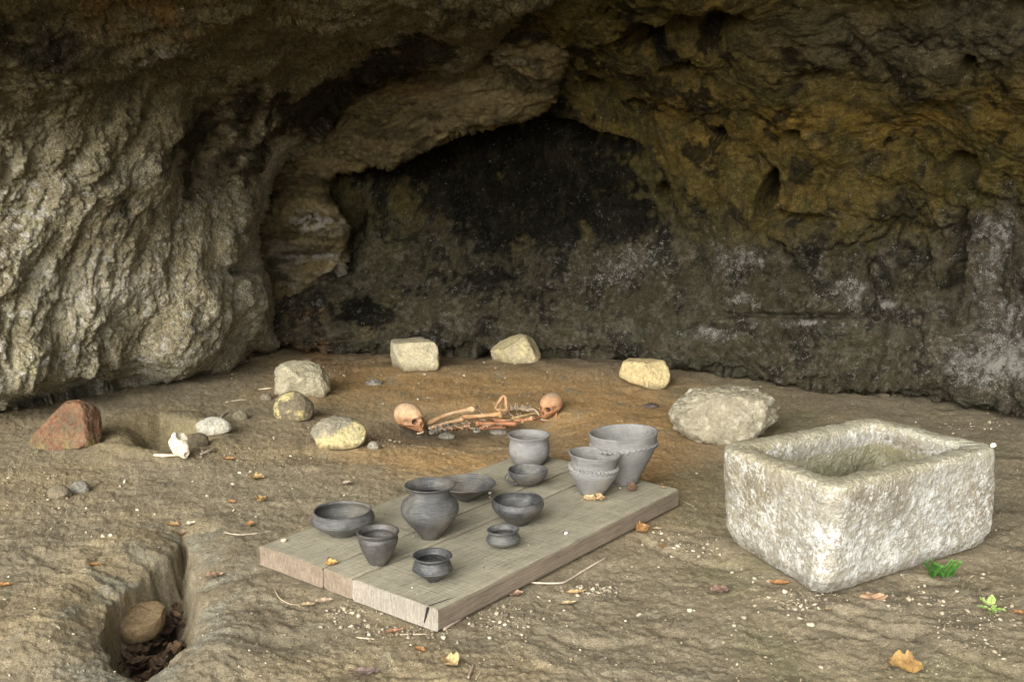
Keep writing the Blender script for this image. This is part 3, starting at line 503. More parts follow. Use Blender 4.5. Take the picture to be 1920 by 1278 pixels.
# ---------------------------------------------------------------- wooden planks
ZT = .088; TH = .074
cL, cN, cR, cB = (at(*p, ZT)[:2] for p in ((486, 1021), (823, 1142), (1273, 917), (988, 845)))
e1 = (cN - cL); e2 = (cR - cN); e3 = (cB - cL)
board = empty('plank_platform', (cL[0], cL[1], ZT - TH)); tag(board, 'low platform of three thick weathered planks carrying the clay pots', 'wooden platform')
def frac_on(u_, v_): p = at(u_, v_, ZT)[:2]; return float(np.dot(p - cL, e1) / np.dot(e1, e1))
fA, fB = frac_on(610, 1062), frac_on(659, 1085)
def plank(f0, f1, endmat, seed, ext0=0., ext1=0., crack=False):
    r = np.random.RandomState(seed); gap = .0012 / np.linalg.norm(e1); f0 += gap; f1 -= gap
    n, m, q = 90, max(8, int((f1 - f0) * 50)), 8
    def pos(s, f, z):
        a = cL + e1 * f; b = cB + (cR - cB) * f; L = np.linalg.norm(b - a); s2 = -ext0 / L + s * (1 + (ext0 + ext1) / L); p = a + (b - a) * s2
        return np.array([p[0] - cL[0], p[1] - cL[1], z])
    bm = bmesh.new(); rows = []
    ring = [(f0 + (f1 - f0) * i / m, 1) for i in range(m + 1)] + [(f1, 1 - j / q) for j in range(1, q + 1)] + [(f1 - (f1 - f0) * i / m, 0) for i in range(1, m + 1)] + [(f0, j / q) for j in range(1, q)]
    for i in range(n + 1):
        s = i / n; row = []
        for f, z in ring:
            corner = (f in (f0, f1)) and z in (0, 1); inset = .003 if corner else 0
            p = pos(s, f + (inset / np.linalg.norm(e1)) * (1 if f == f0 else -1 if f == f1 else 0), z * TH - (inset if z == 1 else -inset if z == 0 else 0))
            nn = float(fbm(np.array([p * [1, 1, 1] + seed]), 6, 2)[0]); p = p + np.array([.002, .002, .0028 * (z > .5)]) * nn
            if False and i < 7 and z == 1 and abs(f - (.905 + .012 * i)) < .5 * (f1 - f0) / m: p[2] -= .010
            row.append(bm.verts.new(p))
        rows.append(row)
    k = len(ring)
    for i in range(n):
        for j in range(k):
            f = bm.faces.new((rows[i][j], rows[i+1][j], rows[i+1][(j+1) % k], rows[i][(j+1) % k])); f.material_index = 0 if j < m else 1
    for row, mi in ((rows[0], 2), (rows[-1][::-1], 1)):
        # end faces as strips so they keep the grain relief
        kk = row if mi == 2 else row; f = bm.faces.new(kk); f.material_index = mi
    bmesh.ops.recalc_face_normals(bm, faces=bm.faces)
    me = bpy.data.meshes.new('plank'); bm.to_mesh(me); bm.free()
    for mm in (MAT['wood_top'], MAT['wood_side'], endmat): me.materials.append(mm)
    o = link('plank', me, None, board, smooth=False); return o
p1 = plank(0, fA, MAT['wood_end_red'], 1); p1['label'] = 'wide reddish-ended plank'
p2 = plank(fA, fB, MAT['wood_end_red'], 2, -.001); p2['label'] = 'narrow middle plank'
p3 = plank(fB, 1, MAT['wood_end'], 3, .004, .0, True); p3['label'] = 'wide grey-ended plank with a split corner'
# the split at the near corner, a dark sliver let into the end and top of the plank
bm = bmesh.new()
a_ = cL + e1 * .935; dirx = (cB - cL) / np.linalg.norm(cB - cL); ex = e1 / np.linalg.norm(e1)
def loc3(f, s, z): p = cL + e1 * f + dirx * s - cL; return (p[0], p[1], z)
for pts in ([(.948, -.0065, TH * .99), (.960, -.0065, TH * .99), (.935, -.0065, TH * .2), (.932, -.0065, TH * .25)], [(.951, -.004, TH + .0022), (.957, -.004, TH + .0022), (.9725, .085, TH + .0022), (.971, .085, TH + .0022)]):
    vs = [bm.verts.new(loc3(f, s, z)) for f, s, z in pts]; bm.faces.new(vs)
r_ = bmesh.ops.extrude_face_region(bm, geom=bm.faces[:]); bmesh.ops.translate(bm, vec=(0, .001, -.0005), verts=[g for g in r_['geom'] if isinstance(g, bmesh.types.BMVert)])
me = bpy.data.meshes.new('split'); bm.to_mesh(me); bm.free(); MAT['dark'] = attr_mat('dark_split', base=(.02, .016, .012)); link('split', me, MAT['dark'], board, smooth=False)

# ---------------------------------------------------------------- clay pots
def smooth_prof(p, it=2):
    p = [np.array(x, float) for x in p]
    for _ in range(it):
        q = [p[0]]
        for a, b in zip(p[:-1], p[1:]): q += [a * .75 + b * .25, a * .25 + b * .75]
        q.append(p[-1]); p = q
    return np.array(p)
def lathe(prof, seg=96, wob=0.0, seed=0, ov=(1, 1)):
    n = len(prof); th = np.linspace(0, 2 * math.pi, seg, endpoint=False); r = np.random.RandomState(seed); a1, a2 = r.uniform(0, 6.28, 2)
    R = prof[:, 0][:, None] * (1 + wob * np.cos(2 * th + a1)[None] + wob * .5 * np.cos(3 * th + a2)[None])
    Z = prof[:, 1][:, None] + (wob * .7 * prof[:, 0].max() * np.cos(th * 2 + a2))[None] * (prof[:, 1] / prof[:, 1].max())[:, None] ** 3
    V = np.stack([R * np.cos(th) * ov[0], R * np.sin(th) * ov[1], Z], -1).reshape(-1, 3); return V, grid_faces(n, seg, wrap=True)
HS = {'carinated_bowl': .77, 'clay_cup': .80, 'small_carinated_bowl': .90, 'necked_jar': .805, 'flaring_dish': .89, 'handled_cup': .97, 'deep_pot': .96, 'dark_bowl': .9, 'squat_bowl': .92}
def pot(u, vb, prof, label, name, cat, mat, wall=3.0, wob=.008, seed=0, tilt=(0, 0), cordon=None, handle=None, rings=None, group='clay pots on the plank platform'):
    # prof: outer profile in photo pixels, (half width, height above the base)
    z0 = ZT + .0012; p = at(u, vb, z0); sl = np.linalg.norm(p - np.array([0, 0, CAMZ])); s = sl / FPX; dd = math.asin((CAMZ - z0) / sl)
    rb = prof[0][0]; p = at(u, vb - rb * math.sin(dd), z0); K = HS.get(name, 1) / math.cos(dd)
    o = [(r * s, h * s * K) for r, h in prof]; t = wall * s
    out = smooth_prof(o); inner = smooth_prof([(max(r - t, t), max(h, t * 1.3)) for r, h in o if h > prof[0][1]][::-1] + [(o[0][0] * .5, t * 1.1)])
    rim = np.array([(out[-1][0] - t * .25, out[-1][1] + t * .32), (out[-1][0] - t * .75, out[-1][1] + t * .30)])
    full = np.concatenate([[(0.0005, 0)], [(out[0][0] - .002, 0)], out, rim, inner, [(0.0005, t)]])
    root = empty(name, (p[0], p[1], z0), (math.radians(tilt[0]), math.radians(tilt[1]), random.uniform(0, 6) if not handle else 0)); tag(root, label, cat, group)
    V, F = lathe(full, 96, wob, seed); V += np.stack([fbm(V, 18, 2, seed)] * 3, -1) * .0008 * (V[:, 2:3] > .003)
    me = mesh_np('vessel_body', V, F[:, ::-1]); link('vessel_body', me, MAT[mat], root)
    for h, rr, th in (rings or []):
        hh = h * s * K; R = np.interp(hh, out[:, 1], out[:, 0]); a = np.linspace(0, 2 * math.pi, 10, endpoint=False); pr = np.stack([R + th * s * np.cos(a) * .8, hh + rr * s * np.sin(a)], -1); pr = np.concatenate([pr, pr[:1]])
        V, F = lathe(pr, 96, wob, seed); link('raised_ring', mesh_np('raised_ring', V, F[:, ::-1]), MAT[mat], root)
    if cordon:
        h, rr = cordon; hh = h * s * K; i = np.argmin(np.abs(out[:, 1] - hh)); R = float(np.interp(hh, out[:, 1], out[:, 0])); seg = 480; th = np.linspace(0, 2 * math.pi, seg, endpoint=False); a = np.linspace(0, 2 * math.pi, 12, endpoint=False)
        A, T = np.meshgrid(a, th, indexing='ij'); q = rr * s * (1 + .62 * np.sin(38 * T + 1.8 * A)); W = 1 + wob * 0; rad = (R - .001 + q * np.cos(A) * .8); V = np.stack([rad * np.cos(T), rad * np.sin(T), hh + q * np.sin(A) + .0015 * np.sin(3 * T)], -1)
        V = V.reshape(-1, 3); F = grid_faces(12, seg, wrap=True); F2 = np.concatenate([F, np.stack([np.arange(seg) + 11 * seg, (np.arange(seg) + 1) % seg + 11 * seg, (np.arange(seg) + 1) % seg, np.arange(seg)], -1)])
        link('rope_cordon', mesh_np('rope_cordon', V, F2[:, ::-1]), MAT[mat], root)
    if handle:
        h1, h2, outw, ang = handle; h1 *= s * K; h2 *= s * K; r1 = float(np.interp(h1, out[:, 1], out[:, 0])); r2 = float(np.interp(h2, out[:, 1], out[:, 0])); ow = float(outw * s)
        pts = [Vector((r1 - .004, 0, h1)), Vector((r1 + ow * .7, 0, h1 + .004)), Vector((r1 + ow, 0, (h1 + h2) / 2)), Vector((r2 + ow * .7, 0, h2 - .002)), Vector((r2 - .004, 0, h2))]
        o2 = tube('handle', pts, [.006] * 5, MAT[mat], root, flat=1.7, res=8); o2.rotation_euler = (0, 0, math.radians(ang))
    return root
def catmull(pts, n=8):
    pts = [Vector(p) for p in pts]; pts = [pts[0] * 2 - pts[1]] + pts + [pts[-1] * 2 - pts[-2]]; o = []
    for i in range(1, len(pts) - 2):
        a, b, c, d = pts[i-1:i+3]
        for k in range(n):
            t = k / n; o.append(.5 * ((2 * b) + (c - a) * t + (2 * a - 5 * b + 4 * c - d) * t * t + (3 * b - a - 3 * c + d) * t ** 3))
    return o + [pts[-2]]
def tube_mesh(pts, rad, seg=10, flat=1.0, n=8, caps=True):
    P = catmull(pts, n); R = np.interp(np.linspace(0, len(rad) - 1, len(P)), np.arange(len(rad)), rad); V = []; up = Vector((0, 1, .01)).normalized()
    for i, p in enumerate(P):
        t = (P[min(i + 1, len(P) - 1)] - P[max(i - 1, 0)]).normalized(); s = t.cross(up)
        if s.length < .1: s = t.cross(Vector((1, 0, 0)))
        s.normalize(); w = s.cross(t); up = w
        for j in range(seg):
            a = 2 * math.pi * j / seg; V.append(p + float(R[i]) * (math.cos(a) * s + math.sin(a) * flat * w))
    F = grid_faces(len(P), seg, wrap=True); V = np.array([v[:] for v in V]); e0, e1_ = len(V), len(V) + 1; V = np.concatenate([V, [P[0][:]], [P[-1][:]]]); L = (len(P) - 1) * seg
    Fc = [[(j + 1) % seg, j, e0, e0] for j in range(seg)] + [[L + j, L + (j + 1) % seg, e1_, e1_] for j in range(seg)]
    return V, F, Fc
def tube(name, pts, rad, mat, parent=None, flat=1.0, res=8, seg=10, C=None):
    V, F, Fc = tube_mesh(pts, rad, seg, flat, res); me = bpy.data.meshes.new(name); me.from_pydata(V.tolist(), [], F.tolist() + [f[:3] for f in Fc]); me.update()
    if C is not None:
        a = me.color_attributes.new('Col', 'FLOAT_COLOR', 'POINT'); c = np.ones((len(V), 4), np.float32); c[:, :3] = C if np.ndim(C) > 1 else np.array(C)[None]; a.data.foreach_set('color', c.ravel())
    bm = bmesh.new(); bm.from_mesh(me); bmesh.ops.recalc_face_normals(bm, faces=bm.faces); bm.to_mesh(me); bm.free()
    return link(name, me, mat, parent)

pot(643, 1009, [(22, 0), (24, 4), (40, 17), (56, 30), (59, 37), (57, 46), (52, 54), (53, 57)], 'wide dark bowl with an angular shoulder on the left end of the planks', 'carinated_bowl', 'bowl', 'pot_mid', seed=1, wall=3)
pot(710, 1061, [(17, 0), (19, 3), (27, 22), (35, 44), (37, 56), (34.5, 62), (36, 65), (39, 70)], 'dark brown-grey tapering cup in front of the wide dark bowl', 'clay_cup', 'cup', 'pot_brown', seed=2, wall=5)
pot(811, 1092, [(12, 0), (14, 4), (24, 13), (36, 22), (36.5, 27), (34, 36), (30, 41), (32, 44), (37, 49)], 'small shiny black bowl with a raised ridge, nearest the front corner of the planks', 'small_carinated_bowl', 'bowl', 'pot_dark', seed=3, wall=4.5, rings=[(23.5, 1.4, 1.8)])
pot(807, 1013, [(17, 0), (19, 5), (31, 23), (49, 47), (54.5, 66), (50, 82), (39, 92), (37, 97), (37, 107), (40, 113), (47, 118)], 'tall round-bellied jar with a narrow neck and wide flared rim', 'necked_jar', 'jar', 'pot_mid', seed=4, wall=3.2, rings=[(78, .5, .6), (82, .5, .6), (73, .5, .6), (68, .4, .5)])
pot(872, 941, [(11, 0), (13, 3), (30, 15), (47, 27), (56, 34), (57, 36)], 'wide flaring shallow dish partly behind the round-bellied jar', 'flaring_dish', 'dish', 'pot_mid', seed=5, wall=2.2)
pot(990, 914, [(12, 0), (14, 3), (25, 10), (34, 20), (37, 28), (37.5, 31)], 'small grey cup with a loop handle on its left side', 'handled_cup', 'cup', 'pot_mid', seed=6, wall=2.6, handle=(24, 9, 8, 205))
pot(992, 875, [(24, 0), (31, 6), (38.5, 18), (39.5, 30), (36.5, 43), (36.5, 48), (40.5, 55)], 'straight-sided matt grey pot with a slightly flared rim at the back of the planks', 'deep_pot', 'pot', 'pot_light', seed=7, wall=3.5)
pot(971, 987, [(18, 0), (20, 3), (33, 16), (45, 29), (49, 37), (48.5, 43), (46, 49)], 'round dark bowl with an inturned rim in the middle of the planks', 'dark_bowl', 'bowl', 'pot_dark', seed=8, wall=3)
pot(944, 1028, [(12, 0), (15, 3), (26, 7), (32, 13), (31, 19), (26, 24), (25.5, 27), (30, 33)], 'smallest squat bowl with a flared rim in front of the round dark bowl', 'squat_bowl', 'bowl', 'pot_mid', seed=9, wall=4.5, tilt=(0, 2))
pot(1110, 934, [(19, 0), (21, 4), (32, 20), (44, 38), (46.5, 46), (42, 54), (41.5, 58), (44, 66), (49, 76)], 'matt grey pot with a rope band at its waist and flared rim', 'rope_band_pot', 'pot', 'pot_light', seed=10, wall=4, cordon=(50.5, 3.6), tilt=(0, 3), wob=.006)
pot(1173, 911, [(21, 0), (23, 3), (33, 21), (49, 45), (59, 64), (61, 72), (61.5, 80), (64, 92)], 'largest grey pot, a tall tapering one with a rope band below its rim', 'large_rope_band_pot', 'pot', 'pot_light', seed=12, wall=4, cordon=(71, 3.2), tilt=(-1, 3.5), wob=.01)

# ---------------------------------------------------------------- stone trough
TZ = .40
q_top = [np.array(at(*p, TZ)[:2]) for p in ((1344, 834), (1566, 916), (1880, 836), (1634, 779))]
q_bot = [np.array(at(*p, 0)[:2]) for p in ((1352, 1012), (1540, 1134), (1868, 1024))]; q_bot.append(q_bot[0] + q_bot[2] - q_bot[1] - np.array([0., .03]))
def rounded_quad(q, inset, rad, n=320):
    q = [np.array(x, float) for x in q]; c = sum(q) / 4; L = []
    for i in range(4):
        a, b = q[i], q[(i+1) % 4]; t = (b - a) / np.linalg.norm(b - a); nn = np.array([-t[1], t[0]])
        if np.dot(c - a, nn) < 0: nn = -nn
        L.append((a + nn * inset, t))
    C_ = []
    for i in range(4):
        (p, t), (p2, t2) = L[i-1], L[i]; A = np.array([[t[0], -t2[0]], [t[1], -t2[1]]]); s = np.linalg.solve(A, p2 - p); C_.append(p + t * s[0])
    pts = []; m = n // 4
    for i in range(4):
        a, b, d = C_[i-1], C_[i], C_[(i+1) % 4]; ta = (a - b) / np.linalg.norm(a - b); td = (d - b) / np.linalg.norm(d - b); s0, s1 = b + ta * rad, b + td * rad; k = m // 3
        for j in range(k): t = j / k; pts.append((1-t)**2 * s0 + 2*t*(1-t) * b + t*t * s1)
        e = d - td * rad
        for j in range(m - k): t = j / (m - k); pts.append(s1 + (e - s1) * t)
    return np.array(pts)
prof = [(.07, -.02, .10), (.04, .0, .10), (.014, .02, .10), (.002, .06, .09)] + [(0, .06 + .29 * i / 46, .075) for i in range(1, 46)] + [(0, TZ - .025, .075), (.003, TZ - .010, .075), (.010, TZ - .002, .07), (.02, TZ, .06), (.05, TZ, .05), (.074, TZ - .002, .06), (.086, TZ - .010, .06), (.091, TZ - .022, .06)] + [(.093 + .018 * i / 26, TZ - .022 - .24 * i / 26, .06) for i in range(1, 27)] + [(.125, .13, .07), (.16, .12, .05)]
rings_ = []
for ins, z, rad in prof:
    f = np.clip(z / TZ, 0, 1); q = [b * (1 - f) + a * f for a, b in zip(q_top, q_bot)]; r2 = rounded_quad(q, ins, rad); rings_.append(np.concatenate([r2, np.full((len(r2), 1), z)], 1))
for sh in (.5, .1): c = rings_[-1].mean(0); rings_.append(c + (rings_[-1] - c) * sh)
P = np.array(rings_); Nn = grid_normals(P); cen = P[:50].mean((0, 1)); sgn = np.sign((Nn[20] * (P[20] - cen)).sum(-1).mean()); Nn = Nn * sgn
us, vs_ = proj(P)
dsp = .008 * fbm(P, 3, 3, 5) + .006 * (billow(P, 16, 3, 8, .6) - .35) + .0028 * fbm(P, 60, 2, 5)
inner = (np.arange(len(P)) > 62)[:, None]
P0 = P.copy(); P = P + Nn * dsp[..., None] * np.where(np.arange(len(P)) > len(P) - 5, .3, 1)[:, None, None]
n1 = fbm(P, 3, 4, 5); n2 = fbm(P * np.array([1, 1, .55]), 11, 4, 15); n3 = fbm(P, 45, 3, 25)
C = np.zeros(P.shape) + np.array([.35, .325, .265]); C = mix(C, (.26, .225, .165), .8 * sst(.0, .5, n1 + .6 * n2)); C = mix(C, (.46, .45, .41), .8 * sst(-.0, .42, .6 * n2 + .7 * n3 - .3 * n1)); C = mix(C, (.56, .56, .54), .8 * sst(.25, .5, n3 + .3 * n2) * sst(TZ * .9, TZ * .5, P[..., 2]))
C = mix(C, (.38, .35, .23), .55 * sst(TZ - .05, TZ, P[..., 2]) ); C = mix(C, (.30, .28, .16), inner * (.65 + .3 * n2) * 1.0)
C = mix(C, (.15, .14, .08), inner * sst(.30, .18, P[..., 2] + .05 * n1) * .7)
C = mix(C, (.24, .19, .12), .6 * sst(.05, 0, P[..., 2] + .02 * n2) * ~inner); C = mix(C, (.30, .26, .17), .55 * sst(1600, 1420, us) * sst(-.3, .3, n2) * ~inner)  # brown earth at the foot; left face's darker shading is put into its colour
PW = np.where(inner, .0, .30 + .5 * fbm(P * np.array([1, 1, .6]), 7, 3, 61) + .25 * sst(TZ, TZ * .3, P[..., 2])) * (P[..., 2] < TZ - .008)
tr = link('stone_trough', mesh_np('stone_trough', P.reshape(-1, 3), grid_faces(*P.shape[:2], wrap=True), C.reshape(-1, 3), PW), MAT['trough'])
tag(tr, 'hollowed rectangular block of pale lichen-covered stone standing on the right', 'trough')

# ---------------------------------------------------------------- bones
BO, BP, BG = (.42, .21, .105), (.56, .39, .235), (.22, .18, .13)
def meta_skull(name, u, v, size, facing, label, stain, loc_z, roll=0, pitch=0, jaw=True):
    """cranium looking along local +x; size = length in metres"""
    k = size / .185; V, F = ICO[6]; V = V.copy(); d = V.copy()
    # braincase
    P = V * np.array([.0925, .070, .072]); x, y, z = d[:, 0], d[:, 1], d[:, 2]
    P[:, 0] += -.010; P[:, 2] += .008 * (x < 0) * -x * z
    face = sst(.15, .85, x) * sst(.25, -.35, z)                    # drop the front lower part into a face
    P[:, 2] -= .040 * face; P[:, 0] += .006 * face; P[:, 1] *= 1 - .28 * face - .12 * sst(.2, 1, x)
    P[:, 2] = np.where((x < .2) & (z < -.4), P[:, 2] * (.80 + .1 * z), P[:, 2])
    def push(c, r, vec, pw=2):
        q = np.linalg.norm((P - np.array(c)) / np.array(r), axis=1); P[:] = P + np.exp(-q ** pw)[:, None] * np.array(vec)
    for s in (1, -1):
        push((.070, s * .026, -.018), (.022, .0155, .0145), (-.034, 0, 0), 4)            # orbit
        push((.078, s * .028, .004), (.02, .02, .007), (.008, 0, 0))                      # brow
        push((.060, s * .044, -.034), (.018, .014, .010), (.004, s * .012, 0))            # cheekbone
        push((.030, s * .056, -.030), (.030, .012, .006), (0, s * .012, 0))               # zygomatic arch
        push((.022, s * .055, -.010), (.022, .02, .014), (0, -s * .012, 0))               # temple
        push((-.018, s * .052, -.048), (.012, .012, .016), (0, s * .004, -.014))          # mastoid
    push((.080, 0, -.046), (.02, .009, .013), (-.022, 0, 0), 4)                           # nose opening
    push((.082, 0, -.026), (.02, .005, .010), (.008, 0, 0))
    push((.070, 0, -.078), (.02, .022, .010), (.006, 0, -.006))                           # upper jaw
    t = np.exp(-((P[:, 2] + .084) / .007) ** 2) * (P[:, 0] > .04); P[:, 0] += .0018 * t * np.sign(np.sin(P[:, 1] * 900))
    P0 = P.copy(); P = P * k; n1 = fbm(P, 22, 3, 5 + size * 100); n2 = fbm(P, 80, 3, 2); zz = P[:, 2] / k
    C = np.zeros(P.shape) + np.array(BP); C = mix(C, BO, stain + (1 - stain) * sst(.03, -.03, zz + .035 * n1)); C = mix(C, (.34, .17, .09), .5 * sst(-.02, -.07, zz + .02 * n1)); C = mix(C, (.40, .33, .23), .6 * sst(.045, .07, zz) * (stain + .2))
    su = np.abs(P[:, 0] / k - (.028 + .004 * np.sin(P[:, 1] * 700))) < .0012; C = mix(C, (.22, .12, .07), .7 * su * (zz > 0))
    for c_, r_c in (((.052, .026, -.020), .0165), ((.052, -.026, -.020), .0165), ((.062, 0, -.050), .011)):
        q = np.linalg.norm(P0 - np.array(c_), axis=1); C = mix(C, (.045, .03, .02), .95 * sst(r_c * 1.15, r_c * .85, q))
    C = mix(C, (.16, .08, .05), .6 * np.exp(-(((P0[:, 0] - .028) / .02) ** 2 + ((P0[:, 2] + .012) / .012) ** 2)) * (np.abs(P0[:, 1]) > .03))
    p = at(u, v, loc_z); root = empty(name, p, (math.radians(roll), math.radians(pitch), math.radians(facing))); tag(root, label, 'skull')
    link('cranium', mesh_np('cranium', P, F, C), MAT['bone'], root)
    # teeth
    bm = bmesh.new()
    for i in range(12):
        a = math.radians(-75 + 150 * i / 11); c = Vector((.052 + .026 * math.cos(a), .025 * math.sin(a), -.092)) * k
        bmesh.ops.create_icosphere(bm, subdivisions=1, radius=.0048 * k, matrix=Matrix.Translation(c) @ Matrix.Diagonal((.7, .8, 1.5, 1)))
    me = bpy.data.meshes.new('teeth'); bm.to_mesh(me); bm.free(); a_ = me.color_attributes.new('Col', 'FLOAT_COLOR', 'POINT'); a_.data.foreach_set('color', np.tile([.62, .48, .33, 1], len(me.vertices)).astype(np.float32)); link('teeth', me, MAT['bone'], root)
    if jaw:
        pts = [(-.004, .050, -.042), (.002, .050, -.075), (.012, .046, -.098), (.045, .034, -.112), (.070, .014, -.116), (.075, 0, -.117), (.070, -.014, -.116), (.045, -.034, -.112), (.012, -.046, -.098), (.002, -.050, -.075), (-.004, -.050, -.042)]
        tube('mandible', [Vector(q) * k for q in pts], [.006 * k, .009 * k, .010 * k, .009 * k, .009 * k, .010 * k, .009 * k, .009 * k, .010 * k, .009 * k, .006 * k], MAT['bone'], root, flat=1.3, res=6, C=BO)
    return root
meta_skull('human_skull', 768, 779, 0.180, -38, 'pale human skull on its side at the left end of the bones', 0.22, .03, roll=10, pitch=-4, jaw=False)
meta_skull('human_skull', 1032, 757, .160, 232, 'orange-stained human skull at the right end of the bones', .62, .04, roll=-6, pitch=2)

def bone(u0, v0, u1, v1, rpx, label, name='long_bone', c=BO, bow=0, z0=.0, z1=.0, heads=(1.5, 1.5), group=None):
    z0 -= .008; z1 -= .008; c = tuple(np.array(c) * .85); a, b = Vector(at(u0, v0, z0)), Vector(at(u1, v1, z1)); s = 5.8 / FPX; r = rpx * s; d = b - a; L = d.length
    pts = [a + d * t + Vector((0, 0, 1)) * (bow * s * math.sin(math.pi * t)) for t in (0, .05, .12, .3, .5, .7, .88, .95, 1)]
    rad = [r * heads[0] * .7, r * heads[0], r * 1.1, r * .82, r * .8, r * .82, r * 1.1, r * heads[1], r * heads[1] * .7]
    V, F, Fc = tube_mesh(pts, rad, 14, 1.0, 6); h = fbm(V, 30, 3, u0)
    for e, hd in ((a, heads[0]), (b, heads[1])):                      # two condyles: a groove between them
        q = V - np.array(e); w = np.exp(-(np.linalg.norm(q, axis=1) / (r * 1.8)) ** 2); side = np.array((d.cross(Vector((0, 0, 1)))).normalized()); V = V + (side[None] * (np.sign(q @ side) * w * r * .45)[:, None])
    V = V + h[:, None] * .0016; n = fbm(V, 14, 3, v1); C = np.zeros(V.shape) + np.array(c); C = mix(C, np.array(c) * .55 + .0, sst(0, .5, n) * .6); C = mix(C, (.66, .48, .30), .6 * sst(.1, .5, -n))
    me = bpy.data.meshes.new(name); me.from_pydata(V.tolist(), [], F.tolist() + [f[:3] for f in Fc]); me.update(); at_ = me.color_attributes.new('Col', 'FLOAT_COLOR', 'POINT'); cc = np.ones((len(V), 4), np.float32); cc[:, :3] = C; at_.data.foreach_set('color', cc.ravel())
    bm = bmesh.new(); bm.from_mesh(me); bmesh.ops.recalc_face_normals(bm, faces=bm.faces); bm.to_mesh(me); bm.free()
    o = link(name, me, MAT['bone']); tag(o, label, 'bone', group); return o
bone(800, 794, 889, 766, 4.6, 'long curved thigh bone rising from the left skull, highest of the bones', bow=5, z0=-.02, z1=.03, heads=(1.1, 1.5), c=(.55, .33, .17))
bone(866, 782, 942, 776, 4.6, 'thick orange-brown thigh bone with a bulbous right end in the middle of the grave', z0=.0, z1=.02, heads=(1.0, 1.9), c=(.56, .32, .16))
bone(804, 803, 868, 786, 3.4, 'thinner bone below the curved thigh bone pointing at the left jaw', bow=2, z0=-.03, z1=.0, heads=(1.0, 1.7), c=(.55, .34, .19))
bone(927, 788, 984, 787, 3.0, 'reddish bone ending in a small knob near the right skull', z0=-.01, z1=.0, heads=(1.4, 1.3), c=(.52, .24, .13))
bone(892, 794, 968, 794, 4.2, 'thick reddish bone lowest among the middle bones', z0=-.02, z1=-.02, heads=(1.6, 1.0), c=(.55, .25, .13))
bone(899, 803, 948, 800, 2.8, 'short reddish bone half buried at the near edge of the grave', z0=-.04, z1=-.03, heads=(1.1, 1.0), c=(.46, .20, .11))
bone(960, 784, 1010, 772, 2.6, 'straight yellow-brown bone running under the right skull', z0=.01, z1=.03, heads=(1.1, 1.1), c=(.38, .27, .12))
bone(893, 762, 905, 776, 2.4, 'short grey-brown bone leaning beside the curved thigh bone', z0=.03, z1=.01, heads=(1.3, 1.2), c=(.28, .21, .15))
bone(944, 780, 962, 768, 2.0, 'small grey rib end left of the backbone', name='rib', z0=-.01, z1=.0, heads=(1.1, 1.2), c=(.32, .25, .18))
bone(978, 789, 998, 784, 3.4, 'stubby orange bone end in front of the right skull', z0=.0, z1=.01, heads=(1.4, 1.7), c=(.52, .24, .12))
def tb(name, pts, r, label, cat, c, flat=1.0, group=None):
    P_ = [Vector(at(u, v, z)) for u, v, z in pts]; o = tube(name, P_, [r * .8] + [r] * (len(pts) - 2) + [r * .8], MAT['bone'], None, flat, 6, 10, C=c); tag(o, label, cat, group); return o
# the upright loop of hip bone
for q in ((905, 799, 960, 788, 2.6, 'slender red-brown forearm bone crossing the lowest middle bones'), (845, 806, 880, 797, 2.6, 'short grey-brown bone half sunk below the thinner bone'), (915, 783, 948, 790, 2.4, 'short orange-brown bone slanting down under the bulbous thigh bone'), (1000, 783, 1022, 779, 2.6, 'short orange bone under the jaw of the right skull')):
    bone(*q, z0=-.02, z1=-.015, heads=(1.3, 1.3), c=(.42, .21, .115))
P_ = [(929, 765, .02), (935, 754, .045), (943, 743, .08), (948, 745, .08), (949, 757, .045), (950, 768, .02), (938, 769, .02), (930, 766, .02)]
tb('hip_bone', P_, .0095, 'upright triangular hip bone with a hole, standing above the other bones', 'bone', (.46, .27, .15))
# backbones: each vertebra is a body with two wings and a spine
def vertebra(u, v, z, s, yaw, label, c, group):
    bm = bmesh.new()
    bmesh.ops.create_icosphere(bm, subdivisions=3, radius=1, matrix=Matrix.Diagonal((.016 * s, .014 * s, .012 * s, 1)))
    for q, d in (((0, .018, .004), (.006, .015, .005)), ((0, -.018, .004), (.006, .015, .005)), ((0, 0, .016), (.005, .005, .014))):
        bmesh.ops.create_icosphere(bm, subdivisions=2, radius=1, matrix=Matrix.Translation(Vector(q) * s) @ Matrix.Diagonal((*[x * s for x in d], 1)))
    me = bpy.data.meshes.new('vertebra'); bm.to_mesh(me); bm.free(); V = np.array([x.co[:] for x in me.vertices]); V += (fbm(V, 60, 2, u) * .0025)[:, None]; me.vertices.foreach_set('co', V.astype(np.float32).ravel())
    a = me.color_attributes.new('Col', 'FLOAT_COLOR', 'POINT'); a.data.foreach_set('color', np.tile([*c, 1], len(V)).astype(np.float32)); o = link('vertebra', me, MAT['bone']); o.location = at(u, v, z); o.rotation_euler = (random.uniform(-.4, .4), random.uniform(-.4, .4), yaw); tag(o, label, 'bone', group)
for i in range(7): vertebra(960 + i * 5.6, 766 - 1.5 * math.sin(i * .9), .018, .92, 0.1 * i, 'grey-brown vertebra, %s of seven in the backbone by the right skull' % ['leftmost', 'second from left', 'third from left', 'middle', 'third from right', 'second from right', 'rightmost'][i], (.30, .24, .17), 'vertebrae by the right skull')
for i in range(6): vertebra(810 + i * 6.5, 810 - i * 1.6, -.03, 1.15, .2 * i, 'grey vertebra, %s of six in the row below the left skull' % ['leftmost', 'second from left', 'third from left', 'third from right', 'second from right', 'rightmost'][i], (.20, .17, .13), 'vertebrae by the left skull')
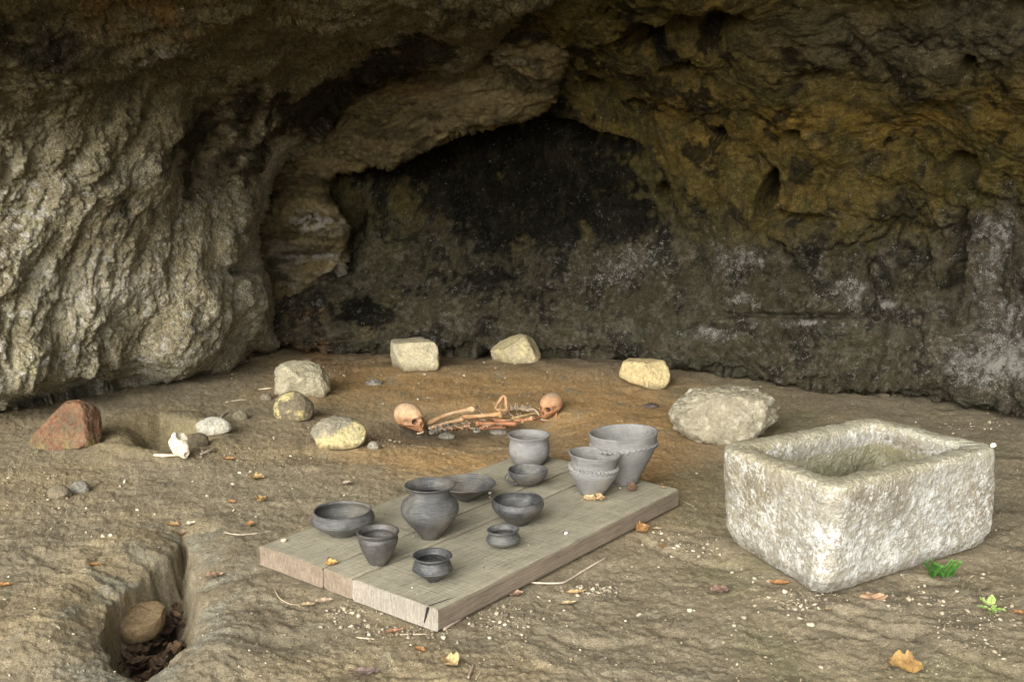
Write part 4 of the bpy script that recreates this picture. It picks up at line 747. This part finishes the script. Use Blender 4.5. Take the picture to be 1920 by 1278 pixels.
RB = sorted([(850, 795, 6, 12), (862, 790, 8, 13), (874, 788, 6, 15), (884, 794, -4, 12), (838, 800, 8, 10), (900, 786, 9, 7), (915, 780, 10, 5), (826, 802, 8, 9), (856, 800, 10, 8), (880, 802, 10, 4), (906, 797, 8, 8), (930, 794, 10, 6), (818, 797, 9, 8), (948, 786, 9, 7)])
OR14 = ['leftmost', 'second from left', 'third from left', 'fourth from left', 'fifth from left', 'sixth from left', 'seventh from left', 'seventh from right', 'sixth from right', 'fifth from right', 'fourth from right', 'third from right', 'second from right', 'rightmost']
for i, (u0, v0, du, dv) in enumerate(RB):
    tb('rib', [(u0, v0, -.01), (u0 + du * 1.2, v0 + dv * .35, -.01), (u0 + du, v0 + dv, -.045)], .0048, 'thin curved rib, %s of fourteen among the bones in the grave' % OR14[i], 'bone', (.24, .18, .12) if i % 2 else (.33, .2, .12), 1.5, 'ribs in the grave')
for i, (u0, v0, du, dv) in enumerate([(968, 770, 9, 9), (976, 772, 6, 9), (955, 772, 12, 8)]):
    tb('rib', [(u0, v0, .01), (u0 + du * .3, v0 + dv * .7, .0), (u0 + du, v0 + dv, -.01)], .004, 'thin grey-brown rib below the short backbone, %s of three' % ['middle', 'rightmost', 'leftmost'][i], 'bone', (.30, .23, .16), 1.4, 'ribs by the right skull')
tb('jaw_fragment', [(988, 770, .03), (997, 766, .035), (1006, 770, .03), (1010, 777, .02)], .005, 'curved whitish jaw fragment touching the right skull', 'bone', (.52, .40, .28), 1.3)

# white animal skull with a bone shaft
p = drop(342, 852); root = empty('animal_skull', (p.x, p.y - .02, p.z + .045), (math.radians(-14), math.radians(30), math.radians(-48))); tag(root, 'small white broken animal skull at the mouth of the hollow', 'animal skull')
V, F = ICO[5]; d = V.copy(); P = V * np.array([.062, .036, .034]) ; x, y, z = d.T
P[:, 1] *= 1 - .45 * sst(0, 1, x); P[:, 2] *= 1 - .35 * sst(0, 1, x)
for c, r, vec in (((.02, .022, .012), (.014, .012, .012), (0, -.016, -.01)), ((.02, -.022, .012), (.014, .012, .012), (0, .016, -.01)), ((.058, 0, .006), (.010, .010, .010), (-.026, 0, 0)), ((-.03, .02, .03), (.026, .012, .016), (-.008, .003, .006)), ((-.03, -.02, .03), (.026, .012, .016), (-.012, -.002, .009)), ((-.06, 0, -.01), (.02, .02, .02), (.03, 0, 0)), ((-.02, 0, .034), (.016, .02, .01), (0, 0, -.018))):
    q = np.linalg.norm((P - np.array(c)) / np.array(r), axis=1); P += np.exp(-q ** 3)[:, None] * np.array(vec)
P += d * (.004 * fbm(P, 50, 3, 5))[:, None]; C = mix(np.zeros(P.shape) + np.array([.66, .60, .46]), (.62, .52, .36), .6 * sst(0, .5, fbm(P, 40, 3, 2)))
link('skull_bone', mesh_np('skull_bone', P * 1.3, F, C), MAT['bone'], root)
def gtube(name, pts, r, label, cat, c, group=None, mat='bone', lift=None, flat=1.0):
    P_ = [drop(q[0], q[1], (q[2] if len(q) > 2 else (lift if lift is not None else r * .7))) for q in pts]; n = len(pts)
    o = tube(name, P_, [r * .6] + [r] * (n - 2) + [r * .45] if n > 2 else [r, r], MAT[mat], None, flat, 6, 8, C=c); tag(o, label, cat, group); return o
gtube('bone_shaft', [(289, 857, .012), (305, 858, .012), (332, 858, .014)], .008, 'thin white bone shaft left of the animal skull', 'bone', (.70, .62, .44))
gtube('bone_shaft', [(376, 855, .01), (390, 850, .012), (404, 845, .014)], .008, 'dull brown bone shaft right of the animal skull', 'bone', (.40, .33, .25))
gtube('twig', [(412, 798, .02), (418, 790, .03), (428, 785, .035)], .01, 'short grey root stub behind the pale smooth stone', 'root', (.36, .33, .28))
# ---------------------------------------------------------------- leaves
def leaf_mesh(L, W, kind, curl, seed, c1, c2):
    r = np.random.RandomState(seed); n, m = 17, 9; s = np.linspace(0, 1, n)
    w = np.sin(math.pi * s ** .85) ** (.8 if kind != 'narrow' else 1.1)
    if kind == 'oak': w = w * (.72 + .38 * np.abs(np.sin(s * math.pi * 4.2)))
    if kind == 'ragged': w = w * (.75 + .35 * r.rand(n))
    t = np.linspace(-1, 1, m); S, T = np.meshgrid(s, t, indexing='ij'); X = (S - .5) * L + .04 * L * np.abs(T) * 0; Y = T * w[:, None] * W / 2
    Z = curl * W * (np.abs(T) ** 1.6) * .55 * w[:, None] + curl * L * .22 * (2 * S - 1) ** 2 + .05 * W * np.sin(S * 19 + seed) * np.abs(T)
    Q = np.stack([X, Y, Z], -1); Q[..., 2] += (.16 if kind == 'ragged' else .05) * W * fbm(Q, 1.3 / W, 3, seed); Q[..., 1] += .12 * L * (S - .5) ** 2 * (1 if seed % 2 else -1)
    C = mix(np.zeros(Q.shape) + np.array(c1), c2, sst(-.3, .4, fbm(Q, 2 / W, 3, seed))); C = mix(C, np.array(c1) * .55, 1.0 * (np.abs(T) < .08)); C = mix(C, np.array(c2) * .6, .5 * (np.abs(np.sin((S + np.abs(T) * .12) * 38)) < .25))
    Q[..., 2] -= Q[..., 2].min() ; return Q.reshape(-1, 3), grid_faces(n, m), C.reshape(-1, 3)
TAN, ORG, BRN, PAL = ((.36, .26, .12), (.24, .15, .065)), ((.36, .19, .075), (.25, .12, .05)), ((.15, .09, .06), (.20, .12, .075)), ((.46, .36, .22), (.36, .26, .14))
def leaf(u, v, Lpx, Wpx, rot, kind, curl, cols, label, seed, surf=None, tilt=(0, 0), lift=.004):
    p = drop(u, v, lift) if surf is None else Vector(at(u, v, surf)); s = (p - Vector((0, 0, CAMZ))).length / FPX
    root = empty('dead_leaf', p, (math.radians(tilt[0]), math.radians(tilt[1]), math.radians(rot))); tag(root, label, 'leaf')
    V, F, C = leaf_mesh(Lpx * s, Wpx * s, kind, curl, seed, *cols); o = link('leaf_blade', mesh_np('leaf_blade', V, F, C), MAT['leaf'], root)
    tube('leaf_stalk', [Vector((-Lpx * s * .48, 0, V[:, 2].max() * .3)), Vector((-Lpx * s * .6, .002, .004)), Vector((-Lpx * s * .74, .004, .001))], [.0011, .001, .0008], MAT['leaf'], root, 1, 3, 5, C=np.array(cols[1]) * .8)
    return root
LV = [(482, 899, 34, 26, 10, 'ragged', .5, TAN, 'curled yellow-brown leaf lying behind the wide dark bowl on the earth'), (490, 942, 30, 20, 60, 'ragged', .9, ((.42, .30, .13), (.28, .18, .08)), 'rolled golden leaf left of the wide dark bowl'),
    (434, 943, 24, 12, -25, 'narrow', .4, ORG, 'small flat orange leaf left of the rolled golden leaf'), (470, 986, 16, 14, 20, 'ragged', .7, ORG, 'tiny orange leaf scrap above the left corner of the planks'),
    (325, 986, 34, 20, -20, 'narrow', .3, ((.34, .22, .10), (.28, .17, .08)), 'brown leaf at the upper tip of the crevice beside a pale leaf'), (357, 984, 30, 14, 48, 'narrow', .5, ((.66, .60, .46), (.5, .42, .3)), 'pale cream pointed leaf at the upper tip of the crevice'),
    (342, 1003, 24, 9, 70, 'narrow', .6, ((.34, .22, .17), (.25, .15, .1)), 'shrivelled red-brown leaf stuck in the tip of the crevice'), (177, 1061, 36, 13, 5, 'narrow', .3, ORG, 'flat orange-brown leaf left of the crevice'),
    (6, 1101, 34, 17, 15, 'ragged', .5, ORG, 'orange leaf at the left edge of the picture'), (402, 1082, 40, 26, 30, 'ragged', .2, ((.33, .22, .14), (.27, .18, .12)), 'dull brown flat leaf right of the crevice'),
    (576, 1136, 32, 16, 4, 'narrow', .3, PAL, 'pale tan leaf on a long stalk in front of the left plank'), (608, 1130, 42, 22, 15, 'oak', .3, ((.36, .28, .2), (.3, .22, .15)), 'faded lobed leaf against the front of the planks'),
    (789, 1221, 32, 13, -35, 'narrow', .5, ORG, 'orange bean-shaped leaf in front of the planks'), (845, 1248, 42, 34, -50, 'ragged', .8, ((.50, .37, .18), (.36, .25, .12)), 'crumpled yellow leaf at the bottom edge below the planks'),
    (967, 1116, 34, 26, 20, 'oak', .5, ((.42, .27, .2), (.36, .23, .16)), 'pinkish lobed leaf leaning on the long side of the planks'), (1080, 1113, 46, 15, 14, 'narrow', .4, ((.58, .40, .19), (.45, .29, .13)), 'slender tan leaf in front of the long side of the planks, upper of two'),
    (1064, 1133, 40, 13, 18, 'narrow', .4, PAL, 'slender pale leaf in front of the long side of the planks, lower of two'), (1206, 1000, 34, 26, 20, 'ragged', 1.1, ((.38, .21, .08), (.22, .11, .04)), 'curled orange-brown leaf between planks and trough'),
    (1232, 993, 24, 9, 0, 'narrow', .4, PAL, 'small pale leaf beside the curled orange-brown one near the trough'), (1243, 1026, 14, 12, 60, 'ragged', .9, ORG, 'bright orange leaf scrap between planks and trough'),
    (1636, 1124, 46, 46, 100, 'oak', .15, ((.46, .29, .18), (.38, .24, .15)), 'broad flat tan leaf lying at the front foot of the trough'), (1556, 1145, 22, 12, 10, 'narrow', .5, PAL, 'small yellowish leaf left of the broad flat leaf'),
    (1697, 1262, 66, 44, -15, 'ragged', 1.2, ((.40, .25, .09), (.22, .12, .045)), 'large crumpled golden leaf at the bottom right'), (1914, 1152, 30, 14, -12, 'narrow', .4, ORG, 'orange leaf at the right edge beside the seedling'),
    (1350, 1108, 46, 30, 20, 'oak', .2, ((.24, .16, .12), (.2, .13, .1)), 'dark lobed leaf pressed into the ground left of the trough'), (1462, 1096, 50, 18, -5, 'narrow', .4, ORG, 'long orange-brown leaf tucked under the left foot of the trough'),
    (430, 862, 30, 12, 5, 'ragged', .4, ORG, 'reddish leaf scrap right of the animal skull'), (690, 1262, 60, 26, 10, 'ragged', .2, ((.26, .19, .16), (.2, .14, .12)), 'large decayed grey-brown leaf at the bottom edge'),
    (1350, 810, 16, 10, 0, 'ragged', .6, BRN, 'dark leaf scrap in front of the largest boulder'), (742, 1186, 46, 14, 25, 'ragged', .5, ((.42, .22, .13), (.3, .16, .1)), 'shredded reddish leaf in front of the planks'),
    (1495, 718, 34, 14, 0, 'ragged', .3, BRN, 'dark brown leaf beneath the right cave wall'), (700, 826, 14, 12, 0, 'ragged', .8, BRN, 'dark leaf crumb near the left skull'), (650, 909, 24, 12, 10, 'ragged', .6, ((.36, .30, .23), (.28, .22, .16)), 'pale crumbled leaf behind the planks')]
for i, (u, v, L, W, rot, kd, cu, cc, lb) in enumerate(LV): leaf(u, v, L * .85, W * 1.05, rot, kd, cu, cc, lb, 100 + i)
LT = [(622, 1057, 24, 20, 20, 'narrow', .6, ((.62, .38, .12), (.5, .3, .1)), 'small orange leaf near the left corner of the planks'), (1106, 938, 24, 20, 0, 'ragged', 1.1, ((.64, .47, .25), (.5, .34, .17)), 'pale curled leaf at the foot of the rope-banded pot, left of its partner'),
    (1126, 938, 22, 18, 30, 'ragged', 1.1, ((.58, .38, .2), (.45, .3, .16)), 'pinkish curled leaf at the foot of the rope-banded pot'), (1186, 920, 22, 22, 10, 'ragged', 1.2, BRN, 'dark brown curled leaf in front of the largest pot'), (1244, 915, 10, 8, 0, 'ragged', .9, TAN, 'tiny tan leaf near the far right corner of the planks')]
for i, (u, v, L, W, rot, kd, cu, cc, lb) in enumerate(LT): leaf(u, v, L, W, rot, kd, cu, cc, lb, 200 + i, surf=ZT + .003)

# twigs and roots
gtube('twig', [(990, 1094), (1012, 1096), (1050, 1096), (1066, 1090), (1090, 1075), (1112, 1062), (1136, 1048)], .0032, 'long pale bare twig sticking out from under the planks', 'twig', (.56, .48, .38), mat='leaf', lift=.007)
gtube('twig', [(832, 1184, .008), (856, 1168, .012), (893, 1148, .016)], .0085, 'thick pale stick lying along the planks behind the front corner', 'stick', (.42, .34, .26), mat='leaf')
gtube('twig', [(514, 1105), (524, 1122), (542, 1133), (562, 1136)], .002, 'thin curved stem attached to the pale tan leaf', 'twig', (.45, .36, .24), mat='leaf', lift=.004)
gtube('twig', [(420, 999), (445, 1003), (470, 1002), (510, 996)], .0022, 'thin pale root on the ground left of the planks', 'twig', (.50, .43, .32), mat='leaf', lift=.003)
gtube('twig', [(668, 1196), (690, 1198), (702, 1199)], .0025, 'short straw below the front of the planks', 'twig', (.5, .42, .3), mat='leaf', lift=.003)
gtube('twig', [(750, 1190), (780, 1190), (802, 1190)], .0025, 'straw lying just before the front corner of the planks', 'twig', (.52, .42, .3), mat='leaf', lift=.003)
gtube('twig', [(878, 1272), (884, 1258), (888, 1246)], .005, 'brown stick right of the crumpled yellow leaf', 'stick', (.36, .28, .2), mat='leaf')
gtube('twig', [(892, 1274), (900, 1262), (906, 1250)], .0028, 'thin twig at the bottom edge right of a brown stick', 'twig', (.40, .32, .22), mat='leaf')
gtube('twig', [(1276, 938), (1290, 944), (1302, 950)], .002, 'thin twig by the far right corner of the planks', 'twig', (.5, .42, .33), mat='leaf')
gtube('twig', [(485, 730), (500, 729), (509, 728)], .005, 'pale stick poking out left of the pale angular boulder', 'stick', (.50, .42, .30), mat='leaf')
gtube('twig', [(422, 755), (440, 752), (462, 749)], .004, 'thin pale stick on the earth at the foot of the left rock', 'twig', (.42, .36, .25), mat='leaf')
gtube('twig', [(1266, 1158), (1260, 1168), (1254, 1176)], .002, 'tiny dark twig on the bare earth left of the trough', 'twig', (.2, .15, .1), mat='leaf')

# ---------------------------------------------------------------- leaf litter in the crevice (nobody could count it)
r = np.random.RandomState(5); VV, FF, CC = [], [], []; off = 0
for i in range(430):
    pa = np.array(PIT); x = r.uniform(pa[:, 0].min() - .03, pa[:, 0].max() + .03); y = r.uniform(pa[:, 1].min() - .03, pa[:, 1].max() + .03); dp, _, _ = pdist(np.array([x]), np.array([y]), PIT)
    if dp[0] < .035: continue
    L = r.uniform(.03, .075); V, F, C = leaf_mesh(L, L * r.uniform(.35, .7), r.choice(['ragged', 'narrow', 'oak']), r.uniform(.2, 1.4), i, (.085, .055, .036), (.13, .085, .052) if r.rand() < .8 else (.22, .14, .08))
    R = np.array(Euler((r.uniform(-.6, .6), r.uniform(-.6, .6), r.uniform(0, 6.28))).to_matrix()); V = V @ R.T + np.array([x, y, PD - .022 + r.uniform(0, .03)]); VV.append(V); FF.append(F + off); CC.append(C); off += len(V)
o = link('leaf_litter', mesh_np('leaf_litter', np.concatenate(VV), np.concatenate(FF), np.concatenate(CC)), MAT['leaf']); o['kind'] = 'stuff'; o['label'] = 'dark brown rotting leaves filling the bottom of the crevice'

# ---------------------------------------------------------------- loose pebbles
PB = [(1443, 1090, 12), (1415, 1084, 11), (1411, 1092, 9), (1473, 1110, 15), (1502, 1136, 11), (1513, 1140, 9), (1535, 1142, 12), (1377, 1174, 11), (1396, 1160, 14), (1293, 1145, 12), (1198, 1153, 12), (1665, 1136, 11), (1656, 1127, 8), (1735, 1121, 12), (1729, 1120, 8), (1768, 1128, 9), (1767, 1136, 9), (1500, 1160, 14), (1540, 1252, 12),
    (1520, 1172, 16), (1372, 1074, 10), (1843, 1077, 9), (1842, 1083, 8), (1733, 1099, 9), (1766, 1150, 11), (1875, 1162, 9), (1838, 1255, 12), (1827, 1250, 9), (1883, 1236, 9), (661, 1149, 12), (645, 1143, 10), (639, 1176, 12), (690, 1175, 12), (602, 1177, 12), (832, 1196, 15), (858, 1206, 13), (932, 1151, 12), (947, 1172, 12), (918, 1196, 10),
    (1111, 1105, 11), (1113, 1112, 8), (1133, 1108, 10), (1031, 1127, 8), (1241, 1000, 8), (1265, 1028, 9), (1320, 1028, 10), (1335, 1032, 10), (1310, 1043, 9), (1350, 1040, 9), (235, 903, 11), (226, 912, 9), (362, 903, 8), (450, 887, 9), (258, 957, 9), (438, 957, 7), (207, 1003, 10), (195, 1006, 12), (389, 930, 8), (545, 1214, 8), (450, 1250, 9),
    (870, 705, 9), (716, 703, 8), (908, 681, 8), (797, 703, 9), (1186, 1063, 9), (1270, 1072, 7), (760, 1008, 0)]
PV, PF = ICO[2]
LAND = [(1550, 1150, 'by the front foot of the trough'), (1385, 1160, 'on the earth in front of the trough'), (1420, 1088, 'under the left edge of the trough'), (1330, 1035, 'between planks and trough foot'), (1745, 1125, 'below the green tuft'), (1860, 1160, 'around the light green seedling'), (1860, 1248, 'at the bottom right edge'), (650, 1155, 'below the left planks'), (850, 1200, 'by the front corner of the planks'),
    (940, 1160, 'below the pinkish lobed leaf'), (1122, 1108, 'beside the two slender leaves'), (1252, 1012, 'behind the long bare twig'), (1280, 1120, 'in the middle of the bare foreground'), (230, 908, 'right of the smooth grey cobble'), (200, 1004, 'between the cobbles and the crevice'), (400, 900, 'between animal skull and planks'), (420, 950, 'above the tip of the crevice'), (500, 1230, 'on the earth below the planks at bottom'), (720, 704, 'behind the left skull'), (890, 690, 'on the orange sand behind the bones'), (1540, 1252, 'alone near the bottom right'), (1843, 1080, 'right of the green tuft')]
ORD = ['leftmost', 'second from left', 'third from left', 'fourth from left', 'fifth from left', 'sixth from left', 'seventh from left', 'eighth from left', 'ninth from left', 'tenth from left']
NUM = ['', 'one', 'two', 'three', 'four', 'five', 'six', 'seven', 'eight', 'nine', 'ten']
_cl = {}
for q in PB:
    if q[2]: _cl.setdefault(min(range(len(LAND)), key=lambda k: math.hypot(LAND[k][0] - q[0], (LAND[k][1] - q[1]) * 1.6)), []).append(q)
PLAB = {}
for k, v_ in _cl.items():
    v_.sort()
    for i, q in enumerate(v_): PLAB[q] = ('small pale pebble ' + LAND[k][2]) if len(v_) == 1 else 'small pale pebble, %s of %s %s' % (ORD[min(i, 9)], NUM[min(len(v_), 10)], LAND[k][2])
for i, (u, v, w) in enumerate(PB):
    if w == 0: continue
    p = drop(u, v); s = (p - Vector((0, 0, CAMZ))).length / FPX; rr = np.random.RandomState(i); V = PV.copy()
    for _ in range(7): n = rr.normal(size=3); n /= np.linalg.norm(n); e = V @ n - rr.uniform(.35, .75); V -= np.maximum(e, 0)[:, None] * n
    V *= np.array([.55, .42, .34]) * w * s * 1.0; c = np.array([.48, .43, .32]) * rr.uniform(.55, 1.1); o = link('pebble', mesh_np('pebble', V, PF, np.tile(c, (len(V), 1))), MAT['pebble']); o.location = (p.x, p.y, p.z + .13 * w * s); o.rotation_euler = (rr.uniform(-.4, .4), rr.uniform(-.4, .4), rr.uniform(0, 6))
    tag(o, PLAB[(u, v, w)], 'pebble', 'pale pebbles scattered on the ground')
boulder_top = None
p = at(532, 1012, ZT); 
def small_on(u, v, z, w, label, seed, c=(.5, .43, .3)):
    p = at(u, v, z); s = np.linalg.norm(p - np.array([0, 0, CAMZ])) / FPX; V = PV * np.array([.5, .45, .38]) * w * s; V = V + (.15 * w * s * fbm(V, 1 / (w * s), 2, seed))[:, None]; o = link('pebble', mesh_np('pebble', V, PF, np.tile(c, (len(V), 1))), MAT['pebble']); o.location = (p[0], p[1], z + .3 * w * s); tag(o, label, 'pebble')
small_on(532, 1015, ZT, 11, 'round brown pebble on the left corner of the planks', 1); small_on(1061, 1001, ZT, 7, 'tiny white pebble on the planks right of the smallest bowl', 2, (.62, .6, .55))
small_on(1862, 838, TZ, 11, 'white pebble resting on the right corner of the trough rim', 3, (.75, .72, .64)); small_on(617, 1050, ZT, 9, 'dark seed beside the small orange leaf on the planks', 4, (.12, .07, .05)); small_on(918, 925, ZT, 6, 'tiny white crumb beside the flaring dish', 5, (.8, .78, .7))

def scatter_gravel(name, n, boxf, szr, cols, seed, label, zfun=None):
    r = np.random.RandomState(seed); V0, F0 = ICO[1]; U, Vv = boxf(r, n); pts = at(U, Vv, 0) if zfun is None else at(U, Vv, ZT)
    z = ground_z(pts[:, 0], pts[:, 1]) if zfun is None else np.full(len(pts), ZT + .0005); m = len(pts); sz = szr[0] * np.exp(r.exponential(szr[1], m)); sz = np.minimum(sz, szr[2])
    S = sz[:, None] * r.uniform(.6, 1.2, (m, 3)) * np.array([1, 1, .7]); a = r.uniform(0, 6.28, m); X = V0[None] * (1 + .35 * r.normal(size=(m, len(V0), 1))); X = X * S[:, None]; c, s = np.cos(a)[:, None], np.sin(a)[:, None]
    Q = np.stack([X[..., 0] * c - X[..., 1] * s + pts[:, 0:1], X[..., 0] * s + X[..., 1] * c + pts[:, 1:2], X[..., 2] + (z + sz * .25)[:, None]], -1)
    F = (F0[None] + (np.arange(m) * len(V0))[:, None, None]).reshape(-1, 3); cc = np.array(cols)[r.randint(len(cols), size=m)] * r.uniform(.75, 1.2, (m, 1)); C = np.repeat(cc, len(V0), 0)
    o = link(name, mesh_np(name, Q.reshape(-1, 3), F, C), MAT['pebble'], smooth=False); o['kind'] = 'stuff'; o['label'] = label; return o
def box_all(r, n): v = 690 + 590 * r.rand(n) ** .85; return r.uniform(-60, 1980, n), v
def box_patch(r, n):
    cs = [(1290, 1020, 70, 20), (1500, 1130, 60, 18), (1720, 1150, 120, 50), (1830, 1190, 110, 60), (660, 1150, 60, 22), (760, 1190, 90, 18), (950, 1160, 70, 30), (1120, 1105, 40, 12), (60, 930, 110, 50), (170, 700, 60, 14), (560, 690, 110, 20), (400, 860, 60, 20), (740, 820, 60, 24), (1400, 760, 120, 30), (1850, 800, 90, 24), (1000, 715, 200, 30), (500, 860, 90, 50)]
    k = r.randint(len(cs), size=n); c = np.array(cs)[k]; return c[:, 0] + r.normal(size=n) * c[:, 2] * .6, c[:, 1] + r.normal(size=n) * c[:, 3] * .6
scatter_gravel('gravel', 9000, box_all, (.0011, .42, .006), [(.32, .27, .18), (.24, .19, .125), (.38, .33, .24), (.18, .14, .1), (.48, .43, .32)], 3, 'fine grit and crumbs of stone strewn over the ground')
scatter_gravel('gravel', 5000, box_patch, (.0015, .5, .009), [(.34, .29, .2), (.26, .21, .15), (.44, .39, .29), (.18, .145, .11)], 4, 'patches of coarser grit beside the boulders and the trough')
# grit on the planks: kept inside the platform
def box_board(r, n):
    f, s = r.rand(n), r.rand(n) * .97 + .015; p = (cL[None] + e1[None] * f[:, None]) * (1 - s[:, None]) + (cB[None] + (cR - cB)[None] * f[:, None]) * s[:, None]; return proj(np.concatenate([p, np.full((n, 1), ZT)], 1))
scatter_gravel('dust_grit', 700, box_board, (.0008, .4, .004), [(.16, .12, .08), (.1, .075, .05), (.45, .4, .3)], 6, 'specks of grit and litter dusting the tops of the planks', True)

# ---------------------------------------------------------------- plants
def seedling(u, v, leaves, label, name, spx, c1, c2, h0=.02):
    p = drop(u, v); root = empty(name, p); tag(root, label, 'plant'); s = (p - Vector((0, 0, CAMZ))).length / FPX
    for k, (az, el, L, W, h) in enumerate(leaves):
        Lm, Wm = L * s, W * s; V, F, C = leaf_mesh(Lm, Wm, 'smooth', .12, 300 + k, c1, c2); V[:, 0] += Lm / 2; R = np.array(Euler((0, -math.radians(el), math.radians(az))).to_matrix()); V = V @ R.T + np.array([.004 * math.cos(math.radians(az)), .004 * math.sin(math.radians(az)), h * s])
        link('leaf', mesh_np('leaf', V, F, C), MAT['plant'], root)
    tube('stem', [Vector((0, 0, -.005)), Vector((.001, 0, leaves[-1][4] * s * .5)), Vector((0, .001, leaves[-1][4] * s))], [.0015] * 3, MAT['plant'], root, 1, 3, 6, C=(.25, .33, .1)); return root
seedling(1856, 1152, [(190, 10, 22, 13, 12), (262, 5, 20, 13, 12), (320, 8, 24, 14, 11), (60, 32, 22, 13, 16), (140, 30, 20, 12, 16), (20, 15, 12, 8, 12), (230, 10, 9, 6, 5), (300, 10, 8, 6, 4)], 'light green seedling with heart-shaped leaves on the earth right of the trough', 'seedling', 1, (.26, .40, .10), (.36, .48, .16))
p = drop(1760, 1082); root = empty('fern_tuft', p); tag(root, 'dark green leafy tuft growing at the foot of the trough', 'plant'); r = np.random.RandomState(3)
for i in range(15):
    a = r.uniform(0, 6.28); L = r.uniform(.045, .085); d = Vector((math.cos(a) * .55, math.sin(a) * .35, 1)).normalized(); b = Vector((r.uniform(-.035, .035), r.uniform(-.014, .014), 0)); V, F, C = [], [], []; off = 0
    for k in range(9):
        t = .12 + .88 * k / 8; c = b + d * L * t + Vector((0, 0, -.01 * t * t))
        for sgn in (-1, 1):
            Vl, Fl, Cl = leaf_mesh(.018 * (1.15 - .5 * t), .010, 'smooth', .2, k, (.06, .17, .03), (.11, .26, .05)); Vl[:, 0] += .007; R = np.array(Euler((.3, -.5, a + sgn * 1.3 + r.uniform(-.3, .3))).to_matrix()); V.append(Vl @ R.T + np.array(c)); F.append(Fl + off); C.append(Cl); off += len(Vl)
    link('frond', mesh_np('frond', np.concatenate(V), np.concatenate(F), np.concatenate(C)), MAT['plant'], root)
